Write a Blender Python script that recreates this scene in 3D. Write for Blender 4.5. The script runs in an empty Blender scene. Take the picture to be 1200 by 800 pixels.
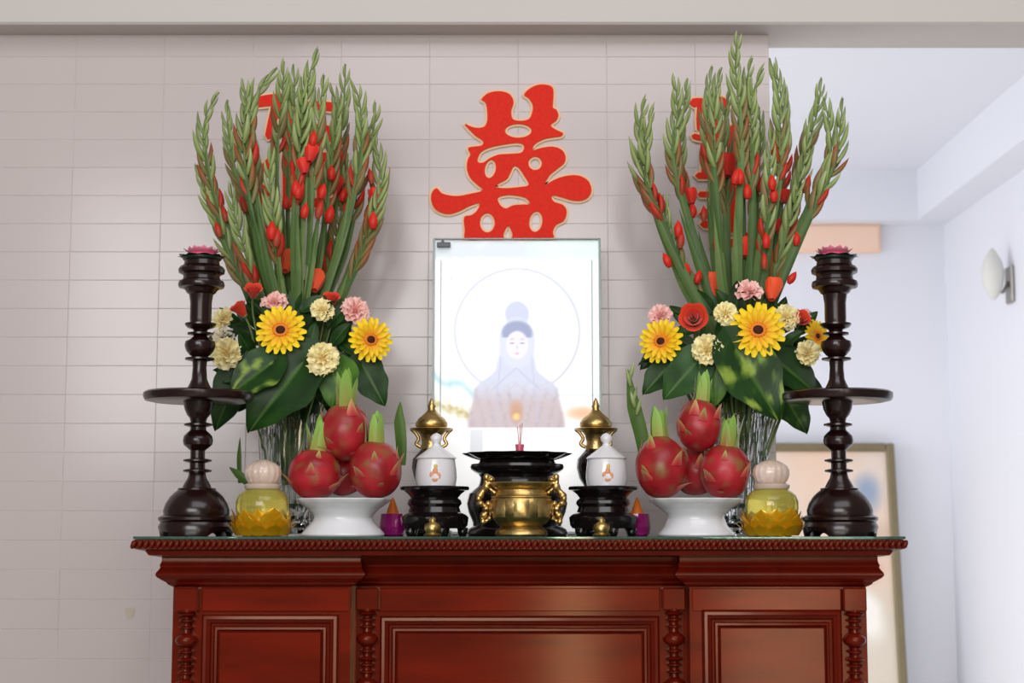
import bpy, bmesh, math, random
from mathutils import Vector, Matrix, Quaternion, noise
random.seed(7)
C = bpy.context.scene.collection
PI = math.pi
# ------------------------------------------------------------------ camera
F = 1900.0; HOR = 620.0
TH = math.atan((HOR - 400) / F)
TOP = 1.27                      # surface of the glass on the altar
CZ = TOP + 0.010
cam = bpy.data.cameras.new('camera'); camo = bpy.data.objects.new('camera', cam); C.objects.link(camo)
cam.sensor_width = 36; cam.lens = 36 * F / 1200; cam.clip_start = 0.05; cam.clip_end = 60
camo.location = (0, 0, CZ); camo.rotation_euler = (PI/2 + TH, 0, 0)
cam.dof.use_dof = True; cam.dof.focus_distance = 2.5; cam.dof.aperture_fstop = 7.0
sc = bpy.context.scene; sc.camera = camo
# ------------------------------------------------------------------ world, lights, exposure
w = bpy.data.worlds.new('world'); sc.world = w; w.use_nodes = True
bg = w.node_tree.nodes['Background']; bg.inputs[0].default_value = (1.0, 0.95, 0.90, 1); bg.inputs[1].default_value = 0.2
def area(name, loc, target, sx, sy, power, col):
    l = bpy.data.lights.new(name, 'AREA'); l.shape = 'RECTANGLE'; l.size = sx; l.size_y = sy
    l.energy = power; l.color = col
    o = bpy.data.objects.new(name, l); C.objects.link(o); o.location = loc
    o.rotation_euler = (Vector(target) - Vector(loc)).to_track_quat('-Z', 'Y').to_euler()
    return o
area('door_daylight', (1.27, -2.9, 1.10), (1.2, 2.4, 1.1), 0.58, 2.2, 17, (1, 0.90, 0.74))
area('window_daylight', (0.29, -2.95, 1.1), (0.25, 2.4, 1.1), 0.17, 2.0, 10, (1, 0.82, 0.58))
area('front_fill', (-0.8, -2.4, 2.3), (-0.2, 2.7, 1.3), 2.8, 1.3, 98, (0.99, 0.98, 0.99))  # added soft fill behind the camera, evens out the light on the wall
area('overhead_fill', (0.4, 0.4, 3.3), (0.2, 2.8, 0.8), 2.4, 1.4, 32, (0.99, 0.97, 1.0))  # added overhead area for diffuse fill, not a real fixture
area('far_room_daylight', (-1.6, 4.6, 1.7), (1.6, 5.2, 1.5), 1.8, 1.6, 42, (0.95, 0.97, 0.985))
area('far_room_floor_bounce', (0.3, 4.4, 0.25), (0.6, 4.6, 3), 2.2, 1.8, 18, (0.97, 0.98, 0.985))
sc.view_settings.view_transform = 'Standard'; sc.view_settings.look = 'None'
sc.view_settings.exposure = 0.0; sc.view_settings.gamma = 1.0; sc.view_settings.use_curve_mapping = False

# ------------------------------------------------------------------ helpers
def ray(px, py):
    x = (px - 600) / F; u = (400 - py) / F
    return x, math.cos(TH) - u * math.sin(TH), math.sin(TH) + u * math.cos(TH)
def P(px, py, Y):
    x, wy, wz = ray(px, py); t = Y / wy
    return Vector((x * t, Y, CZ + wz * t))
def K(py, Y):                                   # metres per pixel at that row and depth
    return (Y / ray(600, py)[1]) / F
def lin(c):
    f = lambda v: (v/255/12.92) if v/255 <= 0.04045 else ((v/255 + 0.055)/1.055)**2.4
    return (f(c[0]), f(c[1]), f(c[2]), 1)
def mixc(a, b, t): t = max(0, min(1, t)); return tuple(a[i]*(1-t) + b[i]*t for i in range(3))
MATS = {}
def mat(name, col=(200,200,200), rough=0.5, metal=0.0, var=0.0, vscale=12.0, vcol=None, stretch=(1,1,1),
        bump=0.0, bscale=60.0, coat=0.0, trans=0.0, ior=1.45, attr=False, sss=0.0, emit=0.0, alpha=1.0, spec=0.5, sheen=0.0):
    if name in MATS: return MATS[name]
    m = bpy.data.materials.new(name); m.use_nodes = True; nt = m.node_tree; N = nt.nodes; L = nt.links
    b = N['Principled BSDF']
    b.inputs['Roughness'].default_value = rough; b.inputs['Metallic'].default_value = metal
    b.inputs['Coat Weight'].default_value = coat; b.inputs['Coat Roughness'].default_value = 0.12
    b.inputs['Transmission Weight'].default_value = trans; b.inputs['IOR'].default_value = ior
    b.inputs['Specular IOR Level'].default_value = spec
    b.inputs['Alpha'].default_value = alpha
    if name.startswith('mahogany'): b.inputs['Specular Tint'].default_value = (1.0, 0.70, 0.48, 1)
    if sss: b.inputs['Subsurface Weight'].default_value = sss; b.inputs['Subsurface Radius'].default_value = (0.01, 0.006, 0.004)
    if sheen: b.inputs['Sheen Weight'].default_value = sheen
    if attr:
        a = N.new('ShaderNodeAttribute'); a.attribute_name = 'Col'; src = a.outputs['Color']
    else:
        a = N.new('ShaderNodeRGB'); a.outputs[0].default_value = lin(col); src = a.outputs[0]
    tc = N.new('ShaderNodeTexCoord'); mp = N.new('ShaderNodeMapping'); mp.inputs['Scale'].default_value = stretch
    L.new(tc.outputs['Object'], mp.inputs['Vector'])
    if var > 0:
        n = N.new('ShaderNodeTexNoise'); n.inputs['Scale'].default_value = vscale; n.inputs['Detail'].default_value = 4
        L.new(mp.outputs[0], n.inputs['Vector'])
        r = N.new('ShaderNodeValToRGB'); r.color_ramp.elements[0].position = 0.35; r.color_ramp.elements[1].position = 0.68
        L.new(n.outputs['Fac'], r.inputs['Fac'])
        mm = N.new('ShaderNodeMath'); mm.operation = 'MULTIPLY'; mm.inputs[1].default_value = var; L.new(r.outputs[0], mm.inputs[0])
        mx = N.new('ShaderNodeMix'); mx.data_type = 'RGBA'
        L.new(mm.outputs[0], mx.inputs['Factor']); L.new(src, mx.inputs['A'])
        mx.inputs['B'].default_value = lin(vcol if vcol else tuple(v*0.6 for v in col)); src = mx.outputs['Result']
    L.new(src, b.inputs['Base Color'])
    if emit > 0: L.new(src, b.inputs['Emission Color']); b.inputs['Emission Strength'].default_value = emit
    if bump > 0:
        n2 = N.new('ShaderNodeTexNoise'); n2.inputs['Scale'].default_value = bscale; n2.inputs['Detail'].default_value = 3
        L.new(mp.outputs[0], n2.inputs['Vector'])
        bp = N.new('ShaderNodeBump'); bp.inputs['Strength'].default_value = bump; bp.inputs['Distance'].default_value = 0.002
        L.new(n2.outputs['Fac'], bp.inputs['Height']); L.new(bp.outputs[0], b.inputs['Normal'])
    MATS[name] = m; return m

class MB:
    def __init__(s): s.v = []; s.f = []; s.c = []; s.col = (1,1,1)
    def add(s, vs, fs, cols=None):
        o = len(s.v); s.v += [tuple(v) for v in vs]; s.f += [tuple(i + o for i in f) for f in fs]
        s.c += list(cols) if cols else [s.col] * len(vs)
        return s
    def box(s, x0, x1, y0, y1, z0, z1, bev=0.0):
        if bev <= 0:
            vs = [(x,y,z) for z in (z0,z1) for y in (y0,y1) for x in (x0,x1)]
            fs = [(0,2,3,1),(4,5,7,6),(0,1,5,4),(2,6,7,3),(0,4,6,2),(1,3,7,5)]
            return s.add(vs, fs)
        bm = bmesh.new(); bmesh.ops.create_cube(bm, size=1)
        for v in bm.verts: v.co = Vector(((x0+x1)/2 + v.co.x*(x1-x0), (y0+y1)/2 + v.co.y*(y1-y0), (z0+z1)/2 + v.co.z*(z1-z0)))
        bmesh.ops.bevel(bm, geom=bm.edges[:], offset=bev, segments=1, affect='EDGES')
        bm.verts.ensure_lookup_table(); vs = [v.co.copy() for v in bm.verts]; fs = [[v.index for v in f.verts] for f in bm.faces]; bm.free()
        return s.add(vs, fs)
    def lathe(s, prof, seg=32, center=(0,0,0), rmod=None, cap=True):
        vs = []; fs = []; n = len(prof)
        for (z, r) in prof:
            for k in range(seg):
                a = 2*PI*k/seg; rr = max(r, 1e-5)
                if rmod: rr *= rmod(a, z)
                vs.append((center[0] + rr*math.cos(a), center[1] + rr*math.sin(a), center[2] + z))
        up = prof[-1][0] >= prof[0][0]
        for i in range(n-1):
            for k in range(seg):
                a, b, c, d = i*seg+k, i*seg+(k+1)%seg, (i+1)*seg+(k+1)%seg, (i+1)*seg+k
                fs.append((a,b,c,d) if up else (d,c,b,a))
        if cap:
            fs.append(tuple(range(seg-1,-1,-1)) if up else tuple(range(seg)))
            e = (n-1)*seg; fs.append(tuple(range(e, e+seg)) if up else tuple(range(e+seg-1, e-1, -1)))
        return s.add(vs, fs)
    def tube(s, pts, rads, seg=8, cap=True, flat=1.0):
        pts = [Vector(p) for p in pts]; n = len(pts); vs = []; fs = []
        if not hasattr(rads, '__len__'): rads = [rads]*n
        ref = Vector((0,1,0.01))
        for i, p in enumerate(pts):
            t = (pts[min(i+1,n-1)] - pts[max(i-1,0)]).normalized()
            u = t.cross(ref);  u = u.normalized() if u.length > 1e-4 else Vector((1,0,0)); v = u.cross(t).normalized()
            for k in range(seg):
                a = 2*PI*k/seg; vs.append(p + (u*math.cos(a) + v*math.sin(a)*flat)*rads[i])
        for i in range(n-1):
            for k in range(seg):
                fs.append((i*seg+k, (i+1)*seg+k, (i+1)*seg+(k+1)%seg, i*seg+(k+1)%seg))
        if cap: fs.append(tuple(range(seg))); fs.append(tuple(range(n*seg-1, (n-1)*seg-1, -1)))
        return s.add(vs, fs)
    def ball(s, c, rx, ry, rz, seg=16, rings=10, M=None):
        prof = [(-math.cos(PI*i/rings), math.sin(PI*i/rings)) for i in range(rings+1)]
        vs = []; fs = []
        for z, r in prof:
            for k in range(seg):
                a = 2*PI*k/seg; v = Vector((max(r,1e-4)*math.cos(a)*rx, max(r,1e-4)*math.sin(a)*ry, z*rz))
                if M: v = M @ v
                vs.append(v + Vector(c))
        for i in range(rings):
            for k in range(seg): fs.append((i*seg+k, i*seg+(k+1)%seg, (i+1)*seg+(k+1)%seg, (i+1)*seg+k))
        return s.add(vs, fs)
    def grid(s, fn, nu, nv, colfn=None, closed=False):
        vs = []; cs = []; fs = []
        for i in range(nu+1):
            for j in range(nv+1):
                u, v = i/nu, j/nv; vs.append(fn(u, v)); cs.append(colfn(u, v) if colfn else s.col)
        for i in range(nu):
            for j in range(nv):
                a = i*(nv+1)+j; fs.append((a, a+nv+1, a+nv+2, a+1))
        return s.add(vs, fs, cs)
    def sweep(s, path, prof, closed=False):
        """path: plan points (x,y); prof: (offset to the left of travel, z)"""
        n = len(path); offs = []
        for i in range(n):
            p = Vector(path[i])
            a = Vector(path[i-1]) if (i > 0 or closed) else None
            b = Vector(path[(i+1) % n]) if (i < n-1 or closed) else None
            d1 = (p - a).normalized() if a is not None else (b - p).normalized()
            d2 = (b - p).normalized() if b is not None else d1
            n1 = Vector((d1.y, -d1.x)); n2 = Vector((d2.y, -d2.x)); m = (n1 + n2)
            m = m / (1 + n1.dot(n2)); offs.append((p, m))
        vs = []; fs = []; k = len(prof)
        for p, m in offs:
            for d, z in prof: vs.append((p.x + m.x*d, p.y + m.y*d, z))
        rng = n if closed else n-1
        for i in range(rng):
            j = (i+1) % n
            for q in range(k-1): fs.append((i*k+q, j*k+q, j*k+q+1, i*k+q+1))
        if not closed:
            fs.append(tuple(range(k-1,-1,-1))); fs.append(tuple(range((n-1)*k, n*k)))
        return s.add(vs, fs)
    def mesh(s, name, smooth=False, attr=False, angle=None):
        me = bpy.data.meshes.new(name); me.from_pydata(s.v, [], s.f); me.update()
        if attr:
            ca = me.color_attributes.new('Col', 'FLOAT_COLOR', 'POINT')
            flat = []
            for c in s.c: flat += list(lin(c))
            ca.data.foreach_set('color', flat)
        if smooth:
            me.shade_smooth()
            if angle is not None: me.set_sharp_from_angle(angle=math.radians(angle))
        return me
    def build(s, name, m, parent=None, smooth=False, attr=False, angle=None, loc=None):
        return link(name, s.mesh(name, smooth, attr, angle), m, parent, loc)
def link(name, me, m, parent=None, loc=None):
    if m and not me.materials: me.materials.append(m)
    o = bpy.data.objects.new(name, me); C.objects.link(o)
    if loc is not None: o.location = loc
    if parent: o.parent = parent
    return o
def tag(o, label, cat, group=None):
    o['label'] = label; o['category'] = cat
    if group: o['group'] = group
    return o
def empty(name, loc, label, cat, group=None):
    o = bpy.data.objects.new(name, None); C.objects.link(o); o.location = loc; o.empty_display_size = 0.02
    return tag(o, label, cat, group)
def struct(o): o['kind'] = 'structure'; return o
def stuff(o): o['kind'] = 'stuff'; return o
def catmull(pts, k=6, closed=False):
    n = len(pts); out = []
    pts = [Vector(p) for p in pts]
    for i in range(n if closed else n-1):
        if closed: a, b, c, d = pts[i-1], pts[i], pts[(i+1)%n], pts[(i+2)%n]
        else: a, b, c, d = pts[max(i-1,0)], pts[i], pts[i+1], pts[min(i+2,n-1)]
        for j in range(k):
            t = j/k
            out.append(0.5*((2*b) + (c-a)*t + (2*a-5*b+4*c-d)*t*t + (3*b-a-3*c+d)*t**3))
    if not closed: out.append(pts[-1])
    return out
def pxprof(rows, px, Y):
    """rows of (y pixel, radius in pixels) -> [(height above the altar glass, radius)], last row of a footed thing clamps to 0"""
    return [(max(P(px, y, Y).z - TOP, 0.0), r * K(y, Y)) for y, r in rows]
def base(px, Y): return Vector((P(px, 628, Y).x, Y, TOP))

# ------------------------------------------------------------------ materials
M_tile = mat('glazed_white_tile', (205,195,194), rough=0.16, var=0.25, vscale=2.5, vcol=(198,190,186), bump=0.12, bscale=9, spec=0.5)
M_grout = mat('tile_grout', (222,212,208), rough=0.7)
M_paint = mat('beam_paint', (208,203,199), rough=0.6, var=0.2, vscale=3, vcol=(200,194,190))
M_white = mat('white_paint', (226,228,236), rough=0.6, var=0.15, vscale=1.5, vcol=(220,222,230))
M_floor = mat('floor_tile', (190,180,170), rough=0.25, var=0.3, vscale=3, vcol=(170,160,150))
M_wood = mat('mahogany', (112,26,10), spec=0.45, rough=0.12, var=0.6, vscale=5, vcol=(72,13,5), stretch=(1.2,1.2,7), bump=0.03, bscale=30, coat=0.0)
M_woodh = mat('mahogany_across', (126,30,11), spec=0.45, rough=0.12, var=0.6, vscale=5, vcol=(72,13,7), stretch=(1.2,1.2,7), bump=0.03, bscale=30, coat=0.0)
M_trim = mat('mahogany_moulding', (98,20,8), spec=0.4, rough=0.22, var=0.4, vscale=20, vcol=(62,10,6), coat=0.0)
M_dark = mat('rosewood', (36,14,14), rough=0.24, var=0.5, vscale=30, vcol=(20,8,9), coat=0.15)
M_black = mat('black_lacquer', (20,14,15), rough=0.18, coat=0.5, var=0.2, vscale=20, vcol=(34,18,18))
M_brass = mat('polished_brass', (220,190,124), rough=0.34, metal=1.0, var=0.5, vscale=60, vcol=(120,84,40), bump=0.25, bscale=160)
M_porc = mat('white_porcelain', (232,232,236), rough=0.15, coat=0.4, var=0.1, vscale=20, vcol=(226,226,232))
M_glass = mat('altar_top_glass', (140,190,170), rough=0.03, trans=0.9, ior=1.45)
M_cryst = mat('cut_crystal', (240,244,244), rough=0.04, trans=1.0, ior=1.5)
M_stalk = mat('flower_stalk', (112,134,74), rough=0.5, var=0.5, vscale=40, vcol=(84,106,56))
M_leafattr = mat('leaf', attr=True, rough=0.42, var=0.25, vscale=30, vcol=(30,58,20), spec=0.28)
M_bud = mat('gladiolus_bud_green', attr=True, rough=0.5)
M_petal = mat('petal', attr=True, rough=0.55, sheen=0.2, sss=0.1)
M_fruit = mat('dragon_fruit_skin', attr=True, rough=0.36, bump=0.2, bscale=70, var=0.25, vscale=22, vcol=(150,42,44))

# ------------------------------------------------------------------ the room
YW = 2.95                                            # face of the tiled wall
XE = P(905, 280, YW).x                               # where the tiled wall ends
ztop = P(300, 42, YW).z
zb1 = P(600, 28, 2.885).z
beamz = zb1
wall = struct(MB().box(-2.6, XE-0.001, YW+0.0008, YW+0.10, 0, beamz).build('wall_back', M_grout))
tw = 107*K(600, YW); thh = K(620, YW)*34.2
x0 = P(182, 500, YW).x; z0 = P(100, 530, YW).z
gap = 0.0004
tm = None
for r in range(-11, 16):
    for c in range(-4, 8):
        xa = x0 + c*tw; xb = xa + tw; za = z0 + r*thh; zb = za + thh
        xb = min(xb, XE); zb = min(zb, beamz)
        if xb - xa < 0.01 or zb - za < 0.008 or za < 0.3: continue
        full = abs(xb-xa-tw) < 1e-6 and abs(zb-za-thh) < 1e-6
        def mk(wd, ht):
            b = 0.0007
            vs = []
            for (yy, ins) in ((0.0065, 0), (0.0004, 0), (0.0, b)):
                vs += [(gap/2+ins, yy, gap/2+ins), (wd-gap/2-ins, yy, gap/2+ins), (wd-gap/2-ins, yy, ht-gap/2-ins), (gap/2+ins, yy, ht-gap/2-ins)]
            fs = [(8,9,10,11)]
            for q in (0, 4):
                for i in range(4): fs.append((q+i, q+(i+1)%4, q+4+(i+1)%4, q+4+i))
            return MB().add(vs, fs).mesh('tile')
        if full:
            if tm is None: tm = mk(tw, thh)
            me = tm
        else: me = mk(xb-xa, zb-za)
        o = link('tile', me, M_tile, wall, (xa, YW, za))
        o.rotation_euler = (random.uniform(-.004,.004), 0, random.uniform(-.002,.002))
mb = MB(); p = P(152, 718, YW-0.001)
mb.add([(p.x + math.cos(a)*0.008*(1+0.3*math.sin(3*a)), YW-0.0012, p.z + math.sin(a)*0.012*(1+0.25*math.cos(2*a))) for a in [2*PI*i/14 for i in range(14)]], [tuple(range(13,-1,-1))])
mb.build('stain', mat('beige_stain', (196,184,166), rough=0.7), wall)
# beam above the tiled wall, running on over the opening
yb = YW * 1.0; zrear = None
Yr = (beamz - CZ) / (P(1000, 57, 3.0).z - CZ) * 3.0
struct(MB().box(-2.6, 1.75, 2.885, Yr, beamz, beamz+0.45, 0.004).build('trim_1', M_paint))
struct(MB().box(-2.6, 1.9, -3.2, 6.2, -0.05, 0).build('floor', M_floor))
# the bright room beyond
YF = 6.0
XR = P(1110, 400, YF).x; xbm = P(1076, 250, YF-0.12).x
zc = P(1000, 199, YF-0.12).z; zbb = P(1000, 257, YF-0.12).z
struct(MB().box(-2.2, XR+0.1, YF, YF+0.1, 0, zc).build('wall_far', M_white))
struct(MB().box(XR, XR+0.1, 3.1, YF, 0, zc).build('wall_right', M_white))
struct(MB().box(-2.2, XR+0.1, 3.02, YF+0.1, zc, zc+0.08).build('ceiling', M_white))
struct(MB().box(-2.2, xbm, YF-0.12, YF, zbb, zc).build('trim_2', M_white))
struct(MB().box(xbm, XR, 3.1, YF, zbb, zc).build('trim_3', M_white))
# peach plaque on the far wall
a = P(905, 262, YF-0.03); b = P(1033, 295, YF-0.03)
t = empty('wall_plaque', (a.x/2+b.x/2, YF, b.z), 'blank pale peach rectangular plaque high on the far wall behind the right gladioli', 'plaque')
t.location = (0,0,0)
MB().box(a.x, b.x, YF-0.03, YF-0.002, b.z, a.z, 0.004).build('board', mat('peach_board', (244,205,180), rough=0.5, var=0.3, vscale=5, vcol=(238,196,170)), t)
MB().box(a.x+.01, b.x-.01, YF-0.034, YF-0.03, b.z+.01, a.z-.01, 0.001).build('face', mat('peach_face', (242,208,186), rough=0.5), t)
# wall lamp on the right wall
Yl = XR*F/592
p = P(1190, 330, Yl)
t = empty('wall_lamp', (XR, Yl, p.z), 'small wall lamp with pointed frosted shade on the right wall at the frame edge', 'lamp')
mb = MB().box(-0.012, 0, -0.035, 0.035, -0.07, 0.05, 0.004); mb.build('wall_plate', mat('lamp_metal', (150,146,140), rough=0.35, metal=0.7), t)
MB().tube([(-0.01,0,0.0),(-0.03,0,-0.035),(-0.055,0,-0.03),(-0.06,0,0.0)], 0.006, 8).build('arm', MATS['lamp_metal'], t, smooth=True)
MB().lathe([(-0.07,0.004),(-0.055,0.018),(-0.02,0.032),(0.02,0.036),(0.055,0.030),(0.09,0.012),(0.10,0.003)], 20, (-0.06,0,0.01)).build('lamp_shade', mat('frosted_shade', (214,214,208), rough=0.5), t, smooth=True)

# framed painting leaning against the far wall
tr = P(1049, 520, 5.93); phw = 1.05; phh = tr.z / math.cos(0.13)
t = empty('framed_painting', (tr.x - phw/2, 5.98-0.13*phh*1.0, 0.0), 'large painting in an olive gold frame leaning on the far wall at right', 'painting')
t.rotation_euler = (-0.125, 0, 0)
mf = mat('olive_gilt_frame', (128,116,88), rough=0.45, metal=0.2, var=0.3, vscale=30, vcol=(104,94,70))
fw = 0.030
mb = MB(); hw = phw/2
for (xa, xb, za, zb, nm) in ((-hw,-hw+fw,0,phh,'l'),(hw-fw,hw,0,phh,'r'),(-hw+fw,hw-fw,0,fw,'b'),(-hw+fw,hw-fw,phh-fw,phh,'t')):
    MB().box(xa, xb, -0.03, 0, za, zb, 0.005).build('frame_rail', mf, t)
def paintcol(u, v):
    x = u*phw; z = v*phh
    n1 = noise.noise(Vector((x*3, z*3, 1.3))); n2 = noise.noise(Vector((x*9, z*9, 4.3)))
    c = mixc((238,206,180), (228,214,204), 0.5+n1)
    # towards the bottom: cream and grey rocks
    c = mixc((222,212,196), c, (v-0.62)/0.1 + n2*0.6)
    d = math.hypot((u-0.92)/0.055, (v-0.90)/0.05)
    c = mixc((150,166,190), c, d - 0.2 + n2*0.5)
    d = math.hypot((u-0.90)/0.06, (v-0.715)/0.028); c = mixc((214,160,150), c, d-0.3+n2*0.4)
    d = math.hypot((u-0.92)/0.1, (v-0.79)/0.04); c = mixc((214,186,170), c, d-0.3+n1*0.6)
    d = math.hypot((u-0.9)/0.05, (v-0.60)/0.06); c = mixc((250,246,236), c, d-0.3+n2)
    return mixc(c, (206,190,160), 0.25*max(0, n2))
MB().grid(lambda u, v: (-hw+fw*0.8+(phw-1.6*fw)*u, -0.012, fw*0.8+(phh-1.6*fw)*v), 70, 100, paintcol).build('canvas', mat('painted_canvas', attr=True, rough=0.5), t, smooth=True, attr=True)

# ------------------------------------------------------------------ altar cabinet
YC = 2.30                                            # front of the top board
YWg = 2.365; YCt = 2.405; YBk = 2.93                 # wing fronts, recessed centre, back
XC = P(608.5, 640, YC).x
def X(px, Y=YWg): return P(px, 700, Y).x
def Z(py, Y=YWg): return P(600, py, Y).z
GT = 0.004
alt = empty('altar_cabinet', (XC, 2.65, 0), 'red brown mahogany altar cabinet with rope edged top and turned columns', 'cabinet')
alt.location = (0,0,0)
xl, xr = X(203), X(1015); xi1, xi2 = X(411), X(808)
zt = TOP - GT
zcr = Z(687)
# carcass: two wings and a recessed middle
MB().box(xl, xi1, YWg, YBk, 0.09, zcr+0.002).box(xi2, xr, YWg, YBk, 0.09, zcr+0.002).box(xi1, xi2, YCt, YBk, 0.09, zcr+0.002).build('carcass', M_wood, alt)
MB().box(xl-0.012, xr+0.012, YWg-0.012, YBk, 0, 0.10, 0.006).build('plinth', M_trim, alt)
# top board
bx0, bx1 = P(152, 640, YC).x, P(1065, 640, YC).x
z1 = P(600, 631.5, YC).z; z2 = P(600, 644, YC).z; z3 = P(600, 653, YC+.02).z
path = [(bx0+0.006, YBk), (bx0+0.006, YC+0.006), (bx1-0.006, YC+0.006), (bx1-0.006, YBk)]
mb = MB().sweep(path, [(-0.2, zt), (0.0, zt), (0.0, z2+0.001), (-0.012, z2-0.002), (-0.016, z3+0.003), (-0.032, z3), (-0.2, z3)])
mb.box(bx0+0.15, bx1-0.15, YC+0.15, YBk, z3, zt)
mb.build('top_board', M_trim, alt, smooth=True, angle=30)
# rope moulding round the edge
mb = MB(); zm = (z1+z2)/2; rr = (z1-z2)/2*0.95
n = int((bx1-bx0)/(7.2*K(640, YC)))
for i in range(n):
    x = bx0 + (i+0.5)*(bx1-bx0)/n
    mb.ball((x, YC+0.005, zm), 0.0042, 0.0058, rr, 8, 6, Matrix.Rotation(0.5, 3, 'Y'))
for xs in (bx0, bx1):
    for i in range(60):
        mb.ball((xs + (0.005 if xs == bx0 else -0.005), YC+0.008+i*0.0100, zm), 0.0055, 0.0042, rr, 6, 4, Matrix.Rotation(0.5 if xs == bx0 else -0.5, 3, 'X'))
stuff(mb.build('rope_moulding', M_trim, alt, smooth=True))
# crown under the board follows wings and middle
path = [(xl, YBk), (xl, YWg), (xi1, YWg), (xi1, YCt), (xi2, YCt), (xi2, YWg), (xr, YWg), (xr, YBk)]
k = K(660, YWg)
prof = [(0, z3+0.001), (12*k, z3+0.001), (12*k, Z(657)), (13*k, Z(660)), (14*k, Z(662)), (13*k, Z(664)), (14.5*k, Z(667)), (17*k, Z(670)), (18*k, Z(673)), (16*k, Z(676)), (11*k, Z(679.5)), (7*k, Z(682)), (6*k, Z(684)), (3*k, Z(686)), (0, Z(687.5))]
MB().sweep(path, prof).build('crown_moulding', M_trim, alt, smooth=True, angle=28)
ko = K(640, YWg)
# framed doors
def rectframe(xa, xb, za, zb, y, prof):
    """prof: (inset from the outer rectangle, depth forward of y)"""
    vs = []; fs = []; k = len(prof)
    for (sx, sz, X_, Z_) in ((1,1,xa,za), (-1,1,xb,za), (-1,-1,xb,zb), (1,-1,xa,zb)):
        for ins, d in prof: vs.append((X_ + sx*ins, y - d, Z_ + sz*ins))
    for i in range(4):
        j = (i+1) % 4
        for q in range(k-1): fs.append((i*k+q, j*k+q, j*k+q+1, i*k+q+1))
    return vs, fs
def door(xa, xb, ytop, yf, name='door'):
    zb = P(600, ytop, yf).z; za = 0.16
    pr = [(0,0), (0,0.004), (0.003,0.009), (0.007,0.010), (0.010,0.007), (0.012,0.006), (0.014,0.002), (0.016,0.0015)]
    vs, fs = rectframe(xa, xb, za, zb, yf, pr)
    d = MB().add(vs, fs).build(name, M_trim, alt, smooth=True, angle=25)
    ins = 0.017
    p2 = [(0,0.0), (0,0.0015), (0.002,0.0045), (0.005,0.005), (0.007,0.0015), (0.0085,0.001), (0.009,0.0055), (0.0095,0.006)]
    vs, fs = rectframe(xa+ins, xb-ins, za+ins, zb-ins, yf, p2)
    MB().add(vs, fs).build('panel_moulding', M_trim, d, smooth=True, angle=25)
    i2 = ins + 0.0095
    MB().box(xa+i2, xb-i2, yf-0.006, yf+0.002, za+i2, zb-i2).build('panel', M_wood, d)
    return d
door(X(238), X(398), 719, YWg); door(X(822), X(985), 714, YWg)
door(X(446, YCt), X(772, YCt), 721, YCt)
# frieze boards above the doors
for (xa, xb, yf) in ((X(237), X(409), YWg), (X(811), X(985), YWg), (X(444, YCt), X(773, YCt), YCt)):
    MB().box(xa, xb, yf-0.0025, yf+0.002, P(600, 716, yf).z, P(600, 689, yf).z, 0.001).build('frieze_board', M_woodh, alt)
# columns: block on top, turned shaft below
zcap = Z(716)
for cx, yf in ((220, YWg), (431, YCt), (789, YCt), (1000, YWg)):
    x = P(cx, 720, yf).x; r = 13.5*K(720, yf); y = yf - 0.006
    col = MB().box(x-r, x+r, y-0.010, yf+0.001, zcap, P(600, 688, yf).z, 0.002).build('column', M_wood, alt)
    prof = []; z = zcap + 0.003; K0 = K(740, yf)
    def ring(h, rs):
        global z
        for i, q in enumerate(rs): prof.append((z - h*K0*i/(len(rs)-1), q*K0))
        z -= h*K0
    ring(3, [8, 8]); 
    while z > 0.30:
        ring(6, [5, 9.5, 11, 9.5, 5.5]); ring(2, [5, 5]); ring(4, [6, 9, 9, 6]); ring(4, [5.2, 4.6, 5.2])
        ring(4, [6, 9, 9, 6]); ring(4, [5, 5.4]); ring(17, [5.5, 9.5, 12, 12.8, 12.2, 9.5, 5.5]); ring(3, [5, 5])
        ring(4, [6, 9, 9, 6]); ring(4, [5, 4.6, 5])
    ring(4, [6, 8])
    MB().lathe(prof, 20, (x, y-0.001, 0)).build('turned_shaft', M_trim, col, smooth=True, angle=40)
    MB().box(x-r, x+r, y-0.010, yf+0.001, 0.10, z+0.001, 0.002).build('column_foot', M_wood, col)
# glass sheet on the top
tag(MB().box(bx0+0.004, bx1-0.004, YC+0.001, YBk, TOP-GT+0.0002, TOP, 0.0004).build('glass_sheet', M_glass), 'thin green edged glass sheet covering the top of the altar cabinet', 'glass sheet')

# ------------------------------------------------------------------ red characters on the wall
M_red = mat('red_glitter_foam', (232,40,14), rough=0.6, var=0.4, vscale=160, vcol=(206,22,10), bump=0.3, bscale=400, spec=0.25)
M_gold = mat('pale_gold_edge', (232,190,140), rough=0.4, var=0.2, vscale=50, vcol=(240,214,176))
def curve_mesh(name, polys, Y, thick, offset):
    cu = bpy.data.curves.new(name, 'CURVE'); cu.dimensions = '2D'; cu.fill_mode = 'BOTH'; cu.extrude = thick/2; cu.offset = offset
    for pl in polys:
        s = cu.splines.new('POLY'); s.points.add(len(pl)-1); s.use_cyclic_u = True
        for i, p in enumerate(pl): s.points[i].co = (p[0], p[1], 0, 1)
    o = bpy.data.objects.new(name, cu); C.objects.link(o)
    dg = bpy.context.evaluated_depsgraph_get(); me = bpy.data.meshes.new_from_object(o.evaluated_get(dg))
    C.objects.unlink(o); bpy.data.objects.remove(o)
    for v in me.vertices: v.co = Vector((v.co.x, Y - v.co.z, v.co.y))
    me.flip_normals(); me.materials.clear()
    return me
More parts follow.
